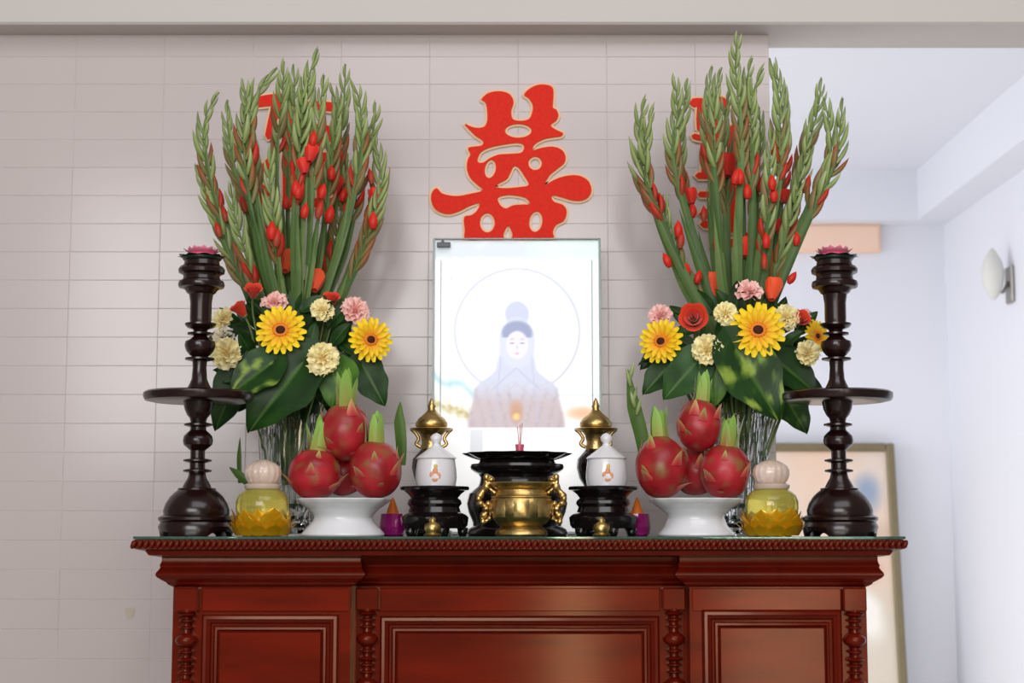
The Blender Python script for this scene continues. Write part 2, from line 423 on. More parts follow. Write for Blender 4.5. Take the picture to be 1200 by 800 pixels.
OUT = [(320,140),(350,112),(400,103),(445,115),(465,150),(455,190),(460,225),(490,235),(530,228),(545,200),(548,165),(530,135),(510,120),(530,95),(570,75),(615,75),(640,90),(643,130),(640,175),(655,185),(665,210),(655,235),(630,255),(655,275),(685,290),(675,305),(640,310),(600,318),(560,340),(552,365),(590,355),(640,350),(680,365),(697,395),(690,425),(660,450),(625,480),(605,520),(640,500),(690,482),(750,478),(795,500),(812,540),(800,575),(765,592),(720,590),(670,575),(635,570),(645,595),(685,610),(702,640),(690,680),(655,700),(640,730),(640,765),(550,767),(460,765),(458,740),(440,705),(420,740),(415,765),(330,767),(250,765),(245,720),(243,665),(275,655),(300,635),(310,605),(270,615),(220,640),(170,652),(120,635),(98,600),(97,560),(120,535),(150,560),(210,570),(270,560),(325,545),(300,520),(270,490),(255,450),(258,410),(270,385),(262,355),(320,345),(325,325),(290,300),(245,250),(290,265),(330,262),(345,235),(345,190),(338,155)]
def ell(cx, cy, rx, ry, rot=0): return [(cx + rx*math.cos(a)*math.cos(rot) - ry*math.sin(a)*math.sin(rot), cy + rx*math.cos(a)*math.sin(rot) + ry*math.sin(a)*math.cos(rot)) for a in [2*PI*i/10 for i in range(10)]]
HOLES = [ell(485,280,58,30), [(305,405),(320,375),(360,355),(420,342),(480,335),(508,345),(500,375),(450,382),(400,385),(360,400),(330,420),(308,420)],
 ell(360,450,23,40,0.2), ell(560,425,29,29), [(465,440),(485,445),(510,480),(530,520),(490,530),(430,535),(385,530),(400,515),(435,495),(452,465)],
 [(395,580),(430,568),(480,570),(520,582),(535,605),(500,608),(460,612),(430,625),(405,610)], ell(347,690,32,42), ell(563,685,28,45,0.15)]
YS = YW - 0.004
def conv(pl, ccw):
    q = catmull([Vector((480+x/3.808, 80+y/3.808, 0)) for x, y in pl], 4, True)
    q = [(P(v.x, v.y, YS).x, P(v.x, v.y, YS).z) for v in q]
    area_ = sum(q[i][0]*q[(i+1)%len(q)][1] - q[(i+1)%len(q)][0]*q[i][1] for i in range(len(q)))
    if (area_ > 0) != ccw: q.reverse()
    return q
polys = [conv(OUT, True)] + [conv(h, False) for h in HOLES]
dh = empty('wall_character', (0,0,0), 'large red double character with gold edge on tiles above the lit picture', 'wall sign', 'red characters on the tiled wall')
mb = MB()
for pi_, pq in enumerate(polys):
    k = len(pq); y = YS + 0.001 + 0.00003*pi_; vs = []
    for i in range(k):
        d = (Vector(pq[(i+1)%k]) - Vector(pq[i-1])).normalized(); nn = Vector((-d.y, d.x))*0.0036; p = Vector(pq[i])
        for q in (p+nn, p-nn):
            vs += [(q.x, y-0.0012, q.y), (q.x, y+0.0025, q.y)]
    fs = []
    for i in range(k):
        j = (i+1)%k
        fs += [(i*4, j*4, j*4+2, i*4+2), (i*4, i*4+1, j*4+1, j*4), (i*4+2, j*4+2, j*4+3, i*4+3)]
    mb.add(vs, fs)
mb.build('gold_backing', M_gold, dh)
link('red_character', curve_mesh('red_character', polys, YS-0.002, 0.004, -0.0005), M_red, dh)
def strokes(name, lst, label):
    t = empty(name, (0,0,0), label, 'wall sign', 'red characters on the tiled wall')
    for nm, extra, yf, th, m in (('gold_backing', 2.6, YS, 0.003, M_gold), ('red_character', 0, YS-0.003, 0.004, M_red)):
        mb = MB()
        for qi, (pts, r0, r1) in enumerate(lst):
            q = catmull([Vector((x, y, 0)) for x, y in pts], 5); n = len(q); L = []; R = []
            yf2 = yf - qi*0.00004
            for i, v in enumerate(q):
                d = (q[min(i+1,n-1)] - q[max(i-1,0)]).normalized(); nn = Vector((-d.y, d.x, 0)); r = r0 + (r1-r0)*i/(n-1) + extra
                L.append(v + nn*r); R.append(v - nn*r)
            d0 = (q[0]-q[1]).normalized(); d1 = (q[-1]-q[-2]).normalized()
            outl = L + [q[-1] + d1*(r1+extra)] + R[::-1] + [q[0] + d0*(r0+extra)]
            k = len(outl); w3 = [P(v.x, v.y, YS) for v in outl]
            mb.add([(v.x, yf2-th/2, v.z) for v in w3] + [(v.x, yf2+th/2, v.z) for v in w3],
                   [tuple(range(k)), tuple(range(2*k-1, k-1, -1))] + [(i, i+k, (i+1)%k+k, (i+1)%k) for i in range(k)])
        mb.build(nm, m, t)
    return t
strokes('wall_character', [([(302,120),(316,118),(332,117)],6,7), ([(326,120),(320,140),(315,160)],6,4), ([(321,186),(308,200),(302,216),(318,227)],5,4),
    ([(338,118),(337,170),(338,240)],5,6), ([(350,128),(368,124),(392,126)],5,5), ([(364,150),(385,152),(386,162),(366,168),(362,152)],4,4), ([(350,186),(375,184),(402,186)],5,5),
    ([(352,188),(353,212),(352,238)],4,5), ([(400,188),(400,212),(399,238)],4,5), ([(376,188),(376,236)],4,4), ([(354,211),(398,210)],4,4), ([(352,238),(400,237)],5,5)],
    'red character with pale edge on tiles behind the left gladioli')
strokes('wall_character', [([(812,121),(820,120),(828,122)],5,4), ([(820,124),(819,140),(820,152)],3,3), ([(813,160),(822,162),(830,160)],3,3), ([(838,120),(845,118),(852,124)],4,4),
    ([(840,156),(852,154),(864,158)],5,5), ([(836,120),(837,190),(838,290)],4,5), ([(827,172),(826,190),(826,205)],4,4), ([(818,206),(832,206)],3.5,3.5), ([(820,228),(834,228)],3,3),
    ([(823,250),(834,249),(834,262),(824,263)],4,4), ([(858,150),(857,200),(860,270)],4,5), ([(838,184),(860,182)],4,4), ([(838,222),(860,222)],4,4), ([(838,288),(862,284),(876,276)],5,4)],
    'slender red character with pale edge on tiles behind the right gladioli')

# ------------------------------------------------------------------ lit glass picture
YP = 2.875
pl = P(508.5, 400, YP); pr_ = P(703.5, 400, YP); ptop = P(600, 281, YP).z
pic = empty('lit_picture', (0,0,0), 'bright backlit glass picture of a pale robed seated figure, standing against the tiles', 'picture')
M_lit = mat('backlit_print', attr=True, rough=0.3, emit=0.42)
def sm(x, a, b): t = max(0, min(1, (x-a)/(b-a))); return t*t*(3-2*t)
def litcol(x, y):
    n = noise.noise(Vector((x*0.05, y*0.05, 0))); n2 = noise.noise(Vector((x*0.2, y*0.2, 5)))
    c = (253,254,254)
    c = mixc((206,216,222), c, sm(y + n2*3, 300, 308))
    c = mixc(c, (214,242,232), sm(x, 610, 640)*(1-sm(y, 300, 330))*0.8)
    if x > 640: c = mixc(c, (228,246,240), 0.6*(1-sm(abs(y-340)+n*20, 10, 60)))
    c = mixc(c, (236,246,236), 0.5*sm(n, 0.1, 0.5)*(1-sm(y, 430, 460)))
    # halo ring
    d = math.hypot(x-606, y-388); c = mixc((186,190,208), c, min(1, abs(d-73)/3.5 + 0.1))
    # waves and bank on the left, sunset patch on the right
    if y > 425 and x < 585:
        yy = 440 + (x-508)*0.42 + 4*math.sin(x*0.16)
        c = mixc((178,214,222), c, min(1, abs(y-yy)/9 + 0.25*n2))
        yy = 466 + (x-508)*0.34
        if x < 552: c = mixc((190,178,120), c, min(1, abs(y-yy-6)/11 + 0.1 + 0.6*n2))
        if x < 530: c = mixc((232,150,140), c, min(1, abs(y-508)/12 + 0.3))
    if x > 640:
        c = mixc((176,226,214), c, min(1, abs(y-463)/2.5 + 0.3))
        c = mixc((244,178,132), c, min(1, math.hypot((x-682)/26, (y-484)/11)**2 + 0.12))
    # figure
    ax = abs(x-605)
    hw = 17 + (y-400)*0.25 if y < 430 else 24 + (y-430)*0.85
    if y > 430: hw = 24 + 26*sm(y, 430, 458) + 7*sm(y, 458, 500)
    if 400 < y < 502 and ax < hw + 3:
        body = mixc((198,204,224), (192,178,184), sm(y, 448, 476))
        fold = math.sin(ax*0.5 + y*0.13)*0.5 + n2
        body = mixc(body, (168,156,164), 0.5*max(0, fold)*sm(y, 440, 470))
        c = mixc(body, c, sm(ax, hw-3, hw+3)*1.0)
        c = mixc(c, (196,198,210), 0.6*(1-min(1, abs(y-450-2*math.sin(x*.3))/2.5))*(1 if ax < hw-4 else 0))
    dt = math.hypot((x-606)/15, (y-368)/16); 
    if y < 385: c = mixc((190,198,224), c, sm(dt, 0.85, 1.1))
    dv = math.hypot((x-606)/22, (y-402)/30)
    c = mixc((204,211,233), c, sm(dv, 0.9, 1.1))
    dh_ = math.hypot((x-606)/19, (y-390)/15); c = mixc((140,150,186), c, sm(dh_, 0.8, 1.1)*1.0 if y < 396 else 1)
    df = math.hypot((x-606)/13.5, (y-404)/17); c = mixc((226,222,234), c, sm(df, 0.85, 1.05))
    for ex in (600, 612): c = mixc((120,120,150), c, min(1, math.hypot((x-ex)/4, (y-402)/1.6))); c = mixc((150,150,176), c, min(1, math.hypot((x-ex)/5, (y-397)/1.1)))
    c = mixc((206,140,152), c, min(1, math.hypot((x-606)/3.6, (y-414)/1.8)))
    c = mixc((180,176,196), c, min(1, math.hypot((x-606)/1.6, (y-407)/3.6)))
    if 418 < y < 500 and ax < 30:
        vy = 425 + ax*0.9; c = mixc((166,172,200), c, min(1, abs(y-vy-6)/1.8 + 0.3)); c = mixc((186,178,196), c, min(1, abs(y-vy-24)/1.8 + 0.3))
        c = mixc((178,184,210), c, min(1, abs(ax-18-0.10*(y-420))/1.6 + 0.25))
    # praying hands, golden ornament, lotus throne
    c = mixc((196,140,104), c, min(1, math.hypot((x-605)/11, (y-482)/18)**2 + 0.15))
    c = mixc((255,214,110), c, min(1, (math.hypot(x-605, y-488)/5)**2))
    if 500 < y: c = mixc(c, (255,255,255), sm(y, 499, 503))
    if 551 < x < 566 and 503 < y < 534: c = (220,224,228)
    # small marks upper left
    for mx, my in ((521,331), (528,327), (535,331)): c = mixc((150,164,160), c, min(1, math.hypot(x-mx, y-my)/2.6 + 0.15))
    return c
ybt = TOP
nz = 230; nx = 130; th_p = (ptop - TOP)
def gp(u, v): return (pl.x + (pr_.x-pl.x)*u, YP, TOP + 0.006 + (ptop-0.002-TOP-0.006)*v)
def gc(u, v):
    z = TOP + 0.006 + (ptop-0.008-TOP)*v
    y = 281 + (628-281)*(1-v)
    # convert height to pixel row
    s = (z - CZ)/YP; y = 400 - F*math.tan(math.atan(s) - TH)
    x = 508.5 + (703.5-508.5)*u
    return litcol(x, y)
MB().grid(gp, nx, nz, gc).build('printed_panel', M_lit, pic, smooth=True, attr=True)
MB().box(pl.x, pr_.x, YP+0.002, YP+0.035, TOP, ptop-0.001, 0.002).build('light_box', mat('light_box_white', (225,228,228), rough=0.4), pic)
M_edge = mat('green_glass_edge', (120,140,136), rough=0.15, trans=0.3)
for xx in (pl.x, pr_.x): MB().box(xx-0.0025, xx+0.0015, YP-0.008, YP+0.002, TOP, ptop+0.001).build('glass_edge', M_edge, pic)
MB().box(pl.x, pr_.x, YP-0.008, YP+0.002, ptop, ptop+0.002).build('glass_edge', M_edge, pic)
for xx in (P(516.5,400,YP).x, P(694,400,YP).x): MB().box(xx-0.001, xx+0.001, YP-0.0035, YP-0.0005, TOP, P(600,305,YP).z).build('inner_strip', mat('grey_strip', (190,198,202), rough=0.4), pic)
a = P(512, 290, YP-.01); b = P(528, 284, YP-.01)
mb = MB().box(a.x, b.x, YP-0.014, YP-0.0085, a.z, b.z, 0.001).box((a.x*0.6+b.x*0.4)-0.002, (a.x*0.6+b.x*0.4)+0.003, YP-0.013, YP-0.007, b.z, b.z+0.005)
mb.build('clip', mat('dark_metal', (70,72,74), rough=0.4, metal=0.8), pic)

# ------------------------------------------------------------------ candlesticks
def candlestick(px, side):
    Y = 2.50; b = base(px-0.0, Y)
    t = empty('candlestick', b, 'tall turned dark rosewood candlestick with round tray at the %s end of altar' % side, 'candlestick', 'pair of dark candlesticks')
    rows = [(612,41),(609,44),(606,44),(604,40),(603,38),(598,38.5),(590,36),(582,31),(577,26),(574,22),(572,22),(571,17),(566,14.5),(560,11),(554,9.5),
            (554,10),(552.5,16.5),(550.5,16.5),(548.5,9),(542.5,9),(540.5,16.5),(538.5,16.5),(536.5,8.5),(528,8.5),(525,12),(521,16.5),(516,17.5),(511,16.5),(507,13),(504,9.5),
            (500.5,9),(498.5,16.5),(496.5,16.5),(494.5,9),(490,10),(486,13.5),(479,16.5),(471,18)]
    MB().lathe(pxprof(rows, px, Y), 40).build('lower_stem', M_dark, t, smooth=True, angle=35)
    # foot ring standing on six bracket feet
    mb = MB(); k = K(620, Y); seg = 72; vs = []; fs = []
    zt_ = P(px, 611, Y).z - TOP
    for i in range(seg):
        a = 2*PI*i/seg; h = 0.0075*max(0, math.cos(3*a + PI/2))**0.6 if math.cos(3*a + PI/2) > 0 else 0
        for r, z in ((41*k, zt_), (44*k, zt_*0.55 + h*0.3), (42*k, h), (36*k, h), (36*k, zt_)): vs.append((r*math.cos(a), r*math.sin(a), z))
    for i in range(seg):
        for q in range(4): fs.append((i*5+q, i*5+q+1, ((i+1)%seg)*5+q+1, ((i+1)%seg)*5+q))
    mb.add(vs, [f[::-1] for f in fs]).build('footed_base', M_dark, t, smooth=True, angle=35)
    MB().lathe(pxprof([(471,18),(471,55),(469.5,62),(466,64),(461,64),(459,61),(458.5,17)], px, Y), 56).build('tray', M_dark, t, smooth=True, angle=35)
    rows = [(458.5,17),(455,14),(449,11),(444,9),(431,8),(423.5,8.5),(421.5,17),(419.5,17),(418,9),(416,12),(411,16),(405,18),(400,17),(397,11),(394,8),(393.5,7.5),(392,15),(390,15),(388.5,7.5),(386,9),
            (384,15),(381,18),(379,18),(378,12),(374,12.5),(355,12.5),(345,14),(343,17),(341,18),(338,20.5),(337,26),(334,27),(330,26),(328,22),(324,21),(322,22),(320,26.5),(316,27),(313,25),(311,21),(306,20)]
    MB().lathe(pxprof(rows, px, Y), 36).build('upper_stem', M_dark, t, smooth=True, angle=35)
    # petal edged cup
    zc0 = P(px, 306, Y).z - TOP; k = K(300, Y)
    mb = MB(); n = 10
    mb.lathe([(zc0, 20*k), (zc0+0.002, 22*k), (zc0+0.006, 24*k), (zc0+0.0065, 12*k)], 30)
    for i in range(n):
        a = 2*PI*i/n
        def fn(u, v):
            ww = math.sin(PI*min(1, 0.25+v*0.75))*9*k*(u-0.5)*2; rr_ = (18 + 11*v)*k; z = zc0 + 0.003 + 0.008*v*(1-0.4*v)
            return (rr_*math.cos(a) - ww*math.sin(a), rr_*math.sin(a) + ww*math.cos(a), z)
        mb.grid(fn, 4, 4)
    mb.build('petal_cup', mat('dark_green_black', (22,36,28), rough=0.3), t, smooth=True)
    # pink lotus candle in it
    cd = empty('lotus_candle', b + Vector((0,0,zc0+0.0068)), 'pink flower shaped candle in the cup of the %s candlestick' % side, 'candle', 'pink candles on the candlesticks')
    MB().lathe([(0,14*k),(0.004,17*k),(0.0055,12*k),(0.005,3*k)], 24).build('wax', mat('pink_wax', (226,96,132), rough=0.5, sss=0.2), cd, smooth=True)
    pm = None
    for ring_, (nn, r0, tl) in enumerate(((10, 13, 0.35), (8, 9, 0.7))):
        for i in range(nn):
            if pm is None:
                L = 10*k
                pm = MB().grid(lambda u, v: ((u-0.5)*2*5.5*k*math.sin(PI*min(1,0.2+0.8*v)), L*v, 0.003*v*v + 0.0012*(2*u-1)**2), 4, 4, lambda u, v: mixc((216,84,122),(240,150,176), v)).mesh('petal', True, True)
            o = link('petal', pm, M_petal, cd)
            a = 2*PI*i/nn + ring_*0.3
            o.matrix_local = Matrix.Rotation(a, 4, 'Z') @ Matrix.Translation((0, r0*k, 0.004 + 0.0008*ring_)) @ Matrix.Rotation(tl, 4, 'X')
    return t
candlestick(229.5, 'left'); candlestick(985, 'right')

# ------------------------------------------------------------------ fruit bowls and dragon fruit
def bowl(cx, rim, waist, foot, side):
    Y = 2.47; b = base(cx, Y)
    t = empty('fruit_bowl', b, 'white porcelain footed bowl under the %s pile of dragon fruit' % side, 'bowl', 'white footed bowls')
    rows = [(628,foot),(626.5,foot+1),(624,foot),(616,foot-7),(610,waist+1.5),(606,waist),(602,waist+2),(596,rim-12),(590,rim-3),(587,rim),(585,rim+1),(584,rim)]
    prof = pxprof(rows, cx, Y); inner = [(prof[-1][0]-0.001, prof[-1][1]-0.0025), (prof[-3][0]-0.002, prof[-3][1]-0.005), (prof[-4][0]-0.001, prof[-4][1]*0.8), (prof[-5][0], 0.015), (prof[-5][0], 0.0)]
    sc_ = lambda a, z: 1 + (0.018*math.cos(12*a) if z > prof[-4][0] else 0)
    MB().lathe(prof[:8] , 48, cap=False).lathe([prof[0],(0.0005, foot*0.4*K(628,Y))], 48, cap=False).build('foot', M_porc, t, smooth=True, angle=50)
    MB().lathe(prof[7:] + inner, 60, rmod=sc_, cap=False).build('dish', M_porc, t, smooth=True, angle=50)
    return prof
bowl(402, 54, 34, 48, 'left'); bowl(816, 54, 33, 44, 'right')
def bract_mesh(L, W, curl, c0, c1, tp=1.0):
    def fn(u, v):
        ww = W*(1-v**tp)**0.75*(2*u-1)/2
        return (ww, L*v, curl*v*v + 0.15*W*(1-(2*u-1)**2)*(1-v) - 0.001*(1-v))
    return MB().grid(fn, 4, 6, lambda u, v: mixc(c0, c1, (v-0.15)*1.4 + 0.4*abs(2*u-1))).mesh('scale', True, True)
BR = [bract_mesh(0.026, 0.021, 0.008, (178,34,38), (202,160,104)), bract_mesh(0.022, 0.017, 0.006, (180,34,36), (160,170,92)), bract_mesh(0.050, 0.017, 0.004, (150,150,66), (140,184,82), 3.0), bract_mesh(0.044, 0.017, 0.007, (156,110,56), (150,192,96), 2.2)]
for m_ in BR: m_.materials.append(M_petal)
def sm_(x, a, b): t = max(0, min(1, (x-a)/(b-a))); return t*t*(3-2*t)
def dragonfruit(px, py, rx, ry, Y, tilt, seed, label, group, crown=1.0):
    rnd = random.Random(seed); c = P(px, py, Y); k = K(py, Y); R, H = rx*k, ry*k
    t = empty('dragon_fruit', c, label, 'fruit', group)
    t.rotation_euler = (rnd.uniform(-.15,.1), tilt, rnd.uniform(0, 6.28))
    # body
    mb = MB(); seg, rings = 36, 24; vs = []; fs = []; cs = []
    for i in range(rings+1):
        th = PI*i/rings
        for j in range(seg):
            a = 2*PI*j/seg; r = math.sin(th)**0.92
            nn = noise.noise(Vector((math.cos(a)*1.5*r + seed, math.sin(a)*1.5*r, math.cos(th)*1.5)))
            s = 1 + 0.05*nn
            nn2 = noise.noise(Vector((math.cos(a)*2.4*r - seed, math.sin(a)*2.4*r, math.cos(th)*3 + 5)))
            vs.append((R*r*math.cos(a)*s, R*r*math.sin(a)*s, -H*math.cos(th)*s*(1.0 + (0.06 if th > 2.4 else 0))))
            cs.append(mixc(mixc((190,38,52), (142,20,28), 0.5+nn*1.3), (138,98,50), max(0, nn2*1.7 - 0.12) + 0.55*sm_(th, 2.2, 2.9)))
    for i in range(rings):
        for j in range(seg): fs.append((i*seg+j, i*seg+(j+1)%seg, (i+1)*seg+(j+1)%seg, (i+1)*seg+j))
    mb.add(vs, fs, cs).build('flesh_skin', M_fruit, t, smooth=True, attr=True)
    def put(me, a, th, rot, s, name='scale'):
        nrm = Vector((math.sin(th)*math.cos(a), math.sin(th)*math.sin(a), -math.cos(th)))
        pos = Vector((R*nrm.x, R*nrm.y, H*nrm.z)); n = Vector((nrm.x/R, nrm.y/R, nrm.z/H)).normalized()
        up = (Vector((0,0,1)) - n*n.z).normalized(); right = up.cross(n)
        M = Matrix((right, up, n)).transposed().to_4x4()
        o = link(name, me, None, t); o.matrix_local = Matrix.Translation(pos*0.985) @ M @ Matrix.Rotation(rot, 4, 'X') @ Matrix.Scale(s, 4)
    for row, (th, cnt) in enumerate(((0.85, 3), (1.45, 4), (2.05, 4))):
        for q in range(cnt):
            put(BR[rnd.choice((0,0,1))], 2*PI*(q + 0.5*(row%2))/cnt + rnd.uniform(-.4,.4), th + rnd.uniform(-.25,.25), rnd.uniform(0.0,0.3), rnd.uniform(.65,1.05)*R/0.037)
    for q in range(8):
        put(BR[rnd.choice((2,2,3))], 2*PI*q/8 + rnd.uniform(-.2,.2), 2.82 + rnd.uniform(-.08,.12), 1.12 + rnd.uniform(-.12,.22), crown*rnd.uniform(.85,1.1), 'crown_leaf')
    return t
gl, gr_ = 'dragon fruits in the left bowl', 'dragon fruits in the right bowl'
dragonfruit(405, 507, 29.5, 33, 2.475, 0.05, 3, 'dragon fruit on top of the left pile', gl, 1.1)
dragonfruit(369, 556, 31, 29, 2.465, -0.12, 11, 'lower left dragon fruit of the left pile, leaning out beside oil bottle', gl, 1.1)
dragonfruit(440, 551, 31, 33, 2.455, 0.06, 5, 'lower right dragon fruit of the left pile, beside purple candle', gl, 1.0)
dragonfruit(819, 499, 27, 29, 2.475, -0.08, 21, 'smallest dragon fruit, on top of the right pile', gr_, 1.0)
dragonfruit(775, 548, 31, 35, 2.46, -0.06, 8, 'lower left dragon fruit of the right pile with green scale in front', gr_, 1.1)
dragonfruit(850, 553, 30, 31, 2.465, 0.12, 14, 'lower right dragon fruit of the right pile, beside oil bottle', gr_, 1.0)
dragonfruit(402, 552, 27, 28, 2.535, 0.0, 31, 'dragon fruit at the back of the left pile, hardly seen between the others', gl, 0.6)
dragonfruit(816, 552, 27, 28, 2.535, 0.0, 33, 'dragon fruit at the back of the right pile, hardly seen between the others', gr_, 0.6)

# ------------------------------------------------------------------ oil bottles
M_oil = mat('yellow_oil', (240,226,110), rough=0.08, trans=0.7, ior=1.4)
M_gp = mat('amber_lotus_glass', (226,170,24), rough=0.2, metal=0.35, var=0.5, vscale=60, vcol=(180,112,8))
M_peach = mat('peach_ribbed_glass', (255,232,216), rough=0.12, trans=0.45, coat=0.6)
def bottle(cx, side):
    Y = 2.44; b = base(cx, Y); k = K(600, Y)
    t = empty('oil_bottle', b, 'yellow oil bottle with peach ball cap beside the %s candlestick' % side, 'bottle', 'yellow lotus oil bottles')
    MB().lathe(pxprof([(628,22),(626,27),(615,29),(605,30),(596,31),(588,31),(581,29),(577,25),(574,20),(572,17)], cx, Y), 40).build('glass_body', M_oil, t, smooth=True)
    MB().lathe(pxprof([(573,20),(571,21.5),(568,21.5),(566,18)], cx, Y), 32).build('collar', M_peach, t, smooth=True, angle=40)
    MB().lathe(pxprof([(567,15),(563,18.5),(557,21),(551,21),(546,18.5),(542,13),(539,6),(538,1)], cx, Y), 64, rmod=lambda a, z: 1+0.03*math.cos(16*a)).build('ball_cap', M_peach, t, smooth=True)
    pm = MB().grid(lambda u, v: ((2*u-1)*11*k*math.sin(PI*min(1, 0.22+0.78*v))**0.8, -(0 + 4*k*v*v + 1.5*k*(1-(2*u-1)**2)*0.5), 20*k*v), 6, 6).mesh('lotus_petal', True)
    for row, (nn, r0, z, tl, s) in enumerate(((12, 28.5, 4, -0.05, 1.35), (12, 29.5, 1.5, 0.12, 1.15), (12, 30, 0.8, 0.40, 0.85))):
        for i in range(nn):
            o = link('lotus_petal', pm, M_gp, t); a = 2*PI*i/nn + row*PI/nn
            o.matrix_local = Matrix.Rotation(a, 4, 'Z') @ Matrix.Translation((0, -r0*k, z*k)) @ Matrix.Rotation(tl + 0.12*math.sin(i*2.3+row), 4, 'X') @ Matrix.Scale(s*(1+0.08*math.sin(i*1.7)), 4)
bottle(307, 'left'); bottle(905, 'right')

# ------------------------------------------------------------------ centre: wooden dish, brass censer
def pedestal_dish():
    cx = 606; Y = 2.60; b = base(cx, Y)
    t = empty('pedestal_dish', b, 'black lacquered pedestal dish with scalloped rim behind the brass censer', 'dish')
    MB().lathe(pxprof([(628,58),(625,60),(620,58),(616,52),(612,52),(600,57),(590,59),(578,56),(570,46),(566,44),(560,43),(556,45)], cx, Y), 48).build('drum_base', M_black, t, smooth=True, angle=35)
    MB().lathe(pxprof([(556,45),(553,50),(550,54),(547,55),(544,54),(543,46),(540,44)], cx, Y), 48).build('lower_ring', M_black, t, smooth=True, angle=35)
    MB().lathe(pxprof([(540,40),(537,50),(533,59),(531,62),(532,58),(535,48),(536,1)], cx, Y), 96, rmod=lambda a, z: 1+0.05*math.cos(12*a)).build('scalloped_dish', M_black, t, smooth=True, angle=50)
    c2 = P(609, 530, Y); zz = P(609, 535.8, Y).z; k = K(520, Y)
    s = empty('incense_cup', Vector((c2.x, Y, zz)), 'small pink cup with incense sticks standing on the black dish', 'cup')
    MB().lathe([(0,5*k),(0.002,5.5*k),(0.012,4.6*k),(0.020,5.2*k),(0.021,5*k),(0.019,4*k),(0.019,0)], 20).build('cup_body', mat('pink_glass_cup', (214,90,120), rough=0.3, sss=0.1), s, smooth=True, angle=50)
    for dx in (-2.5, 0.5, 3.0):
        MB().tube([(dx*0.3*k, 0, 0.018), (dx*k, 0, 0.052 + dx*0.001)], 0.0007, 6).build('incense_stick', mat('incense', (214,140,140), rough=0.7), s)
pedestal_dish()
def censer():
    cx = 611; Y = 2.42; b = base(cx, Y); k = K(600, Y)
    t = empty('brass_censer', b, 'round brass incense burner with two curled handles at the centre of the altar', 'censer')
    MB().lathe(pxprof([(628,29),(626,31),(622,30),(619,26),(616,24)], cx, Y), 40).build('foot', M_brass, t, smooth=True, angle=40)
    MB().lathe(pxprof([(616,24),(613,29),(607,34),(600,36.5),(592,37),(586,36),(582,33),(580,30),(574,29)], cx, Y), 48).build('belly', M_brass, t, smooth=True, angle=50)
    MB().lathe(pxprof([(574,29),(571,33),(568,36),(566,37),(565,36),(566,32),(572,26),(578,20),(578,0)], cx, Y), 48).build('rim', M_brass, t, smooth=True, angle=50)
    zz = lambda y: P(cx, y, Y).z - TOP
    # raised panels round the belly
    for i in range(8):
        a = -PI/2 + 2*PI*i/8
        mb = MB(); r = 36.8*k
        def fn(u, v): 
            an = a + (u-0.5)*0.5; d = 1.5*k*(math.sin(PI*u)*math.sin(PI*v))**0.4
            return ((r+d)*math.cos(an), (r+d)*math.sin(an), zz(606) + (zz(586)-zz(606))*v)
        mb.grid(fn, 6, 6).build('relief_panel', M_brass, t, smooth=True)
    band = MB().lathe([(zz(584),33.5*k),(zz(583),35.5*k),(zz(581.5),35.5*k),(zz(580.5),31*k)], 48, cap=False).build('belly_band', M_brass, t, smooth=True)
    for s in (-1, 1):
        pts = [(s*30*k,0,zz(578)), (s*37*k,0,zz(572)), (s*42*k,0,zz(563)), (s*38*k,0,zz(559)), (s*36*k,0,zz(563)), (s*41*k,0,zz(570)), (s*48*k,0,zz(580)), (s*49*k,0,zz(588)),
               (s*43*k,0,zz(593)), (s*41*k,0,zz(600)), (s*46*k,0,zz(606)), (s*43*k,0,zz(611)), (s*36*k,0,zz(606))]
        q = catmull(pts, 6); n = len(q)
        h = MB().tube(q, [ (3.6 + 1.1*math.sin(i*0.9))*k*(0.6+0.4*math.sin(PI*i/(n-1))) + 0.4*k for i in range(n)], 10).build('handle', M_brass, t, smooth=True)
        for (hx, hy, r) in ((41,559,3.6), (50,584,3.4), (45,611,3.2), (39,590,3)):
            MB().ball((s*hx*k, -0.002, zz(hy)), r*k, r*k, r*k*1.2, 10, 8).build('knob', M_brass, h, smooth=True)
censer()

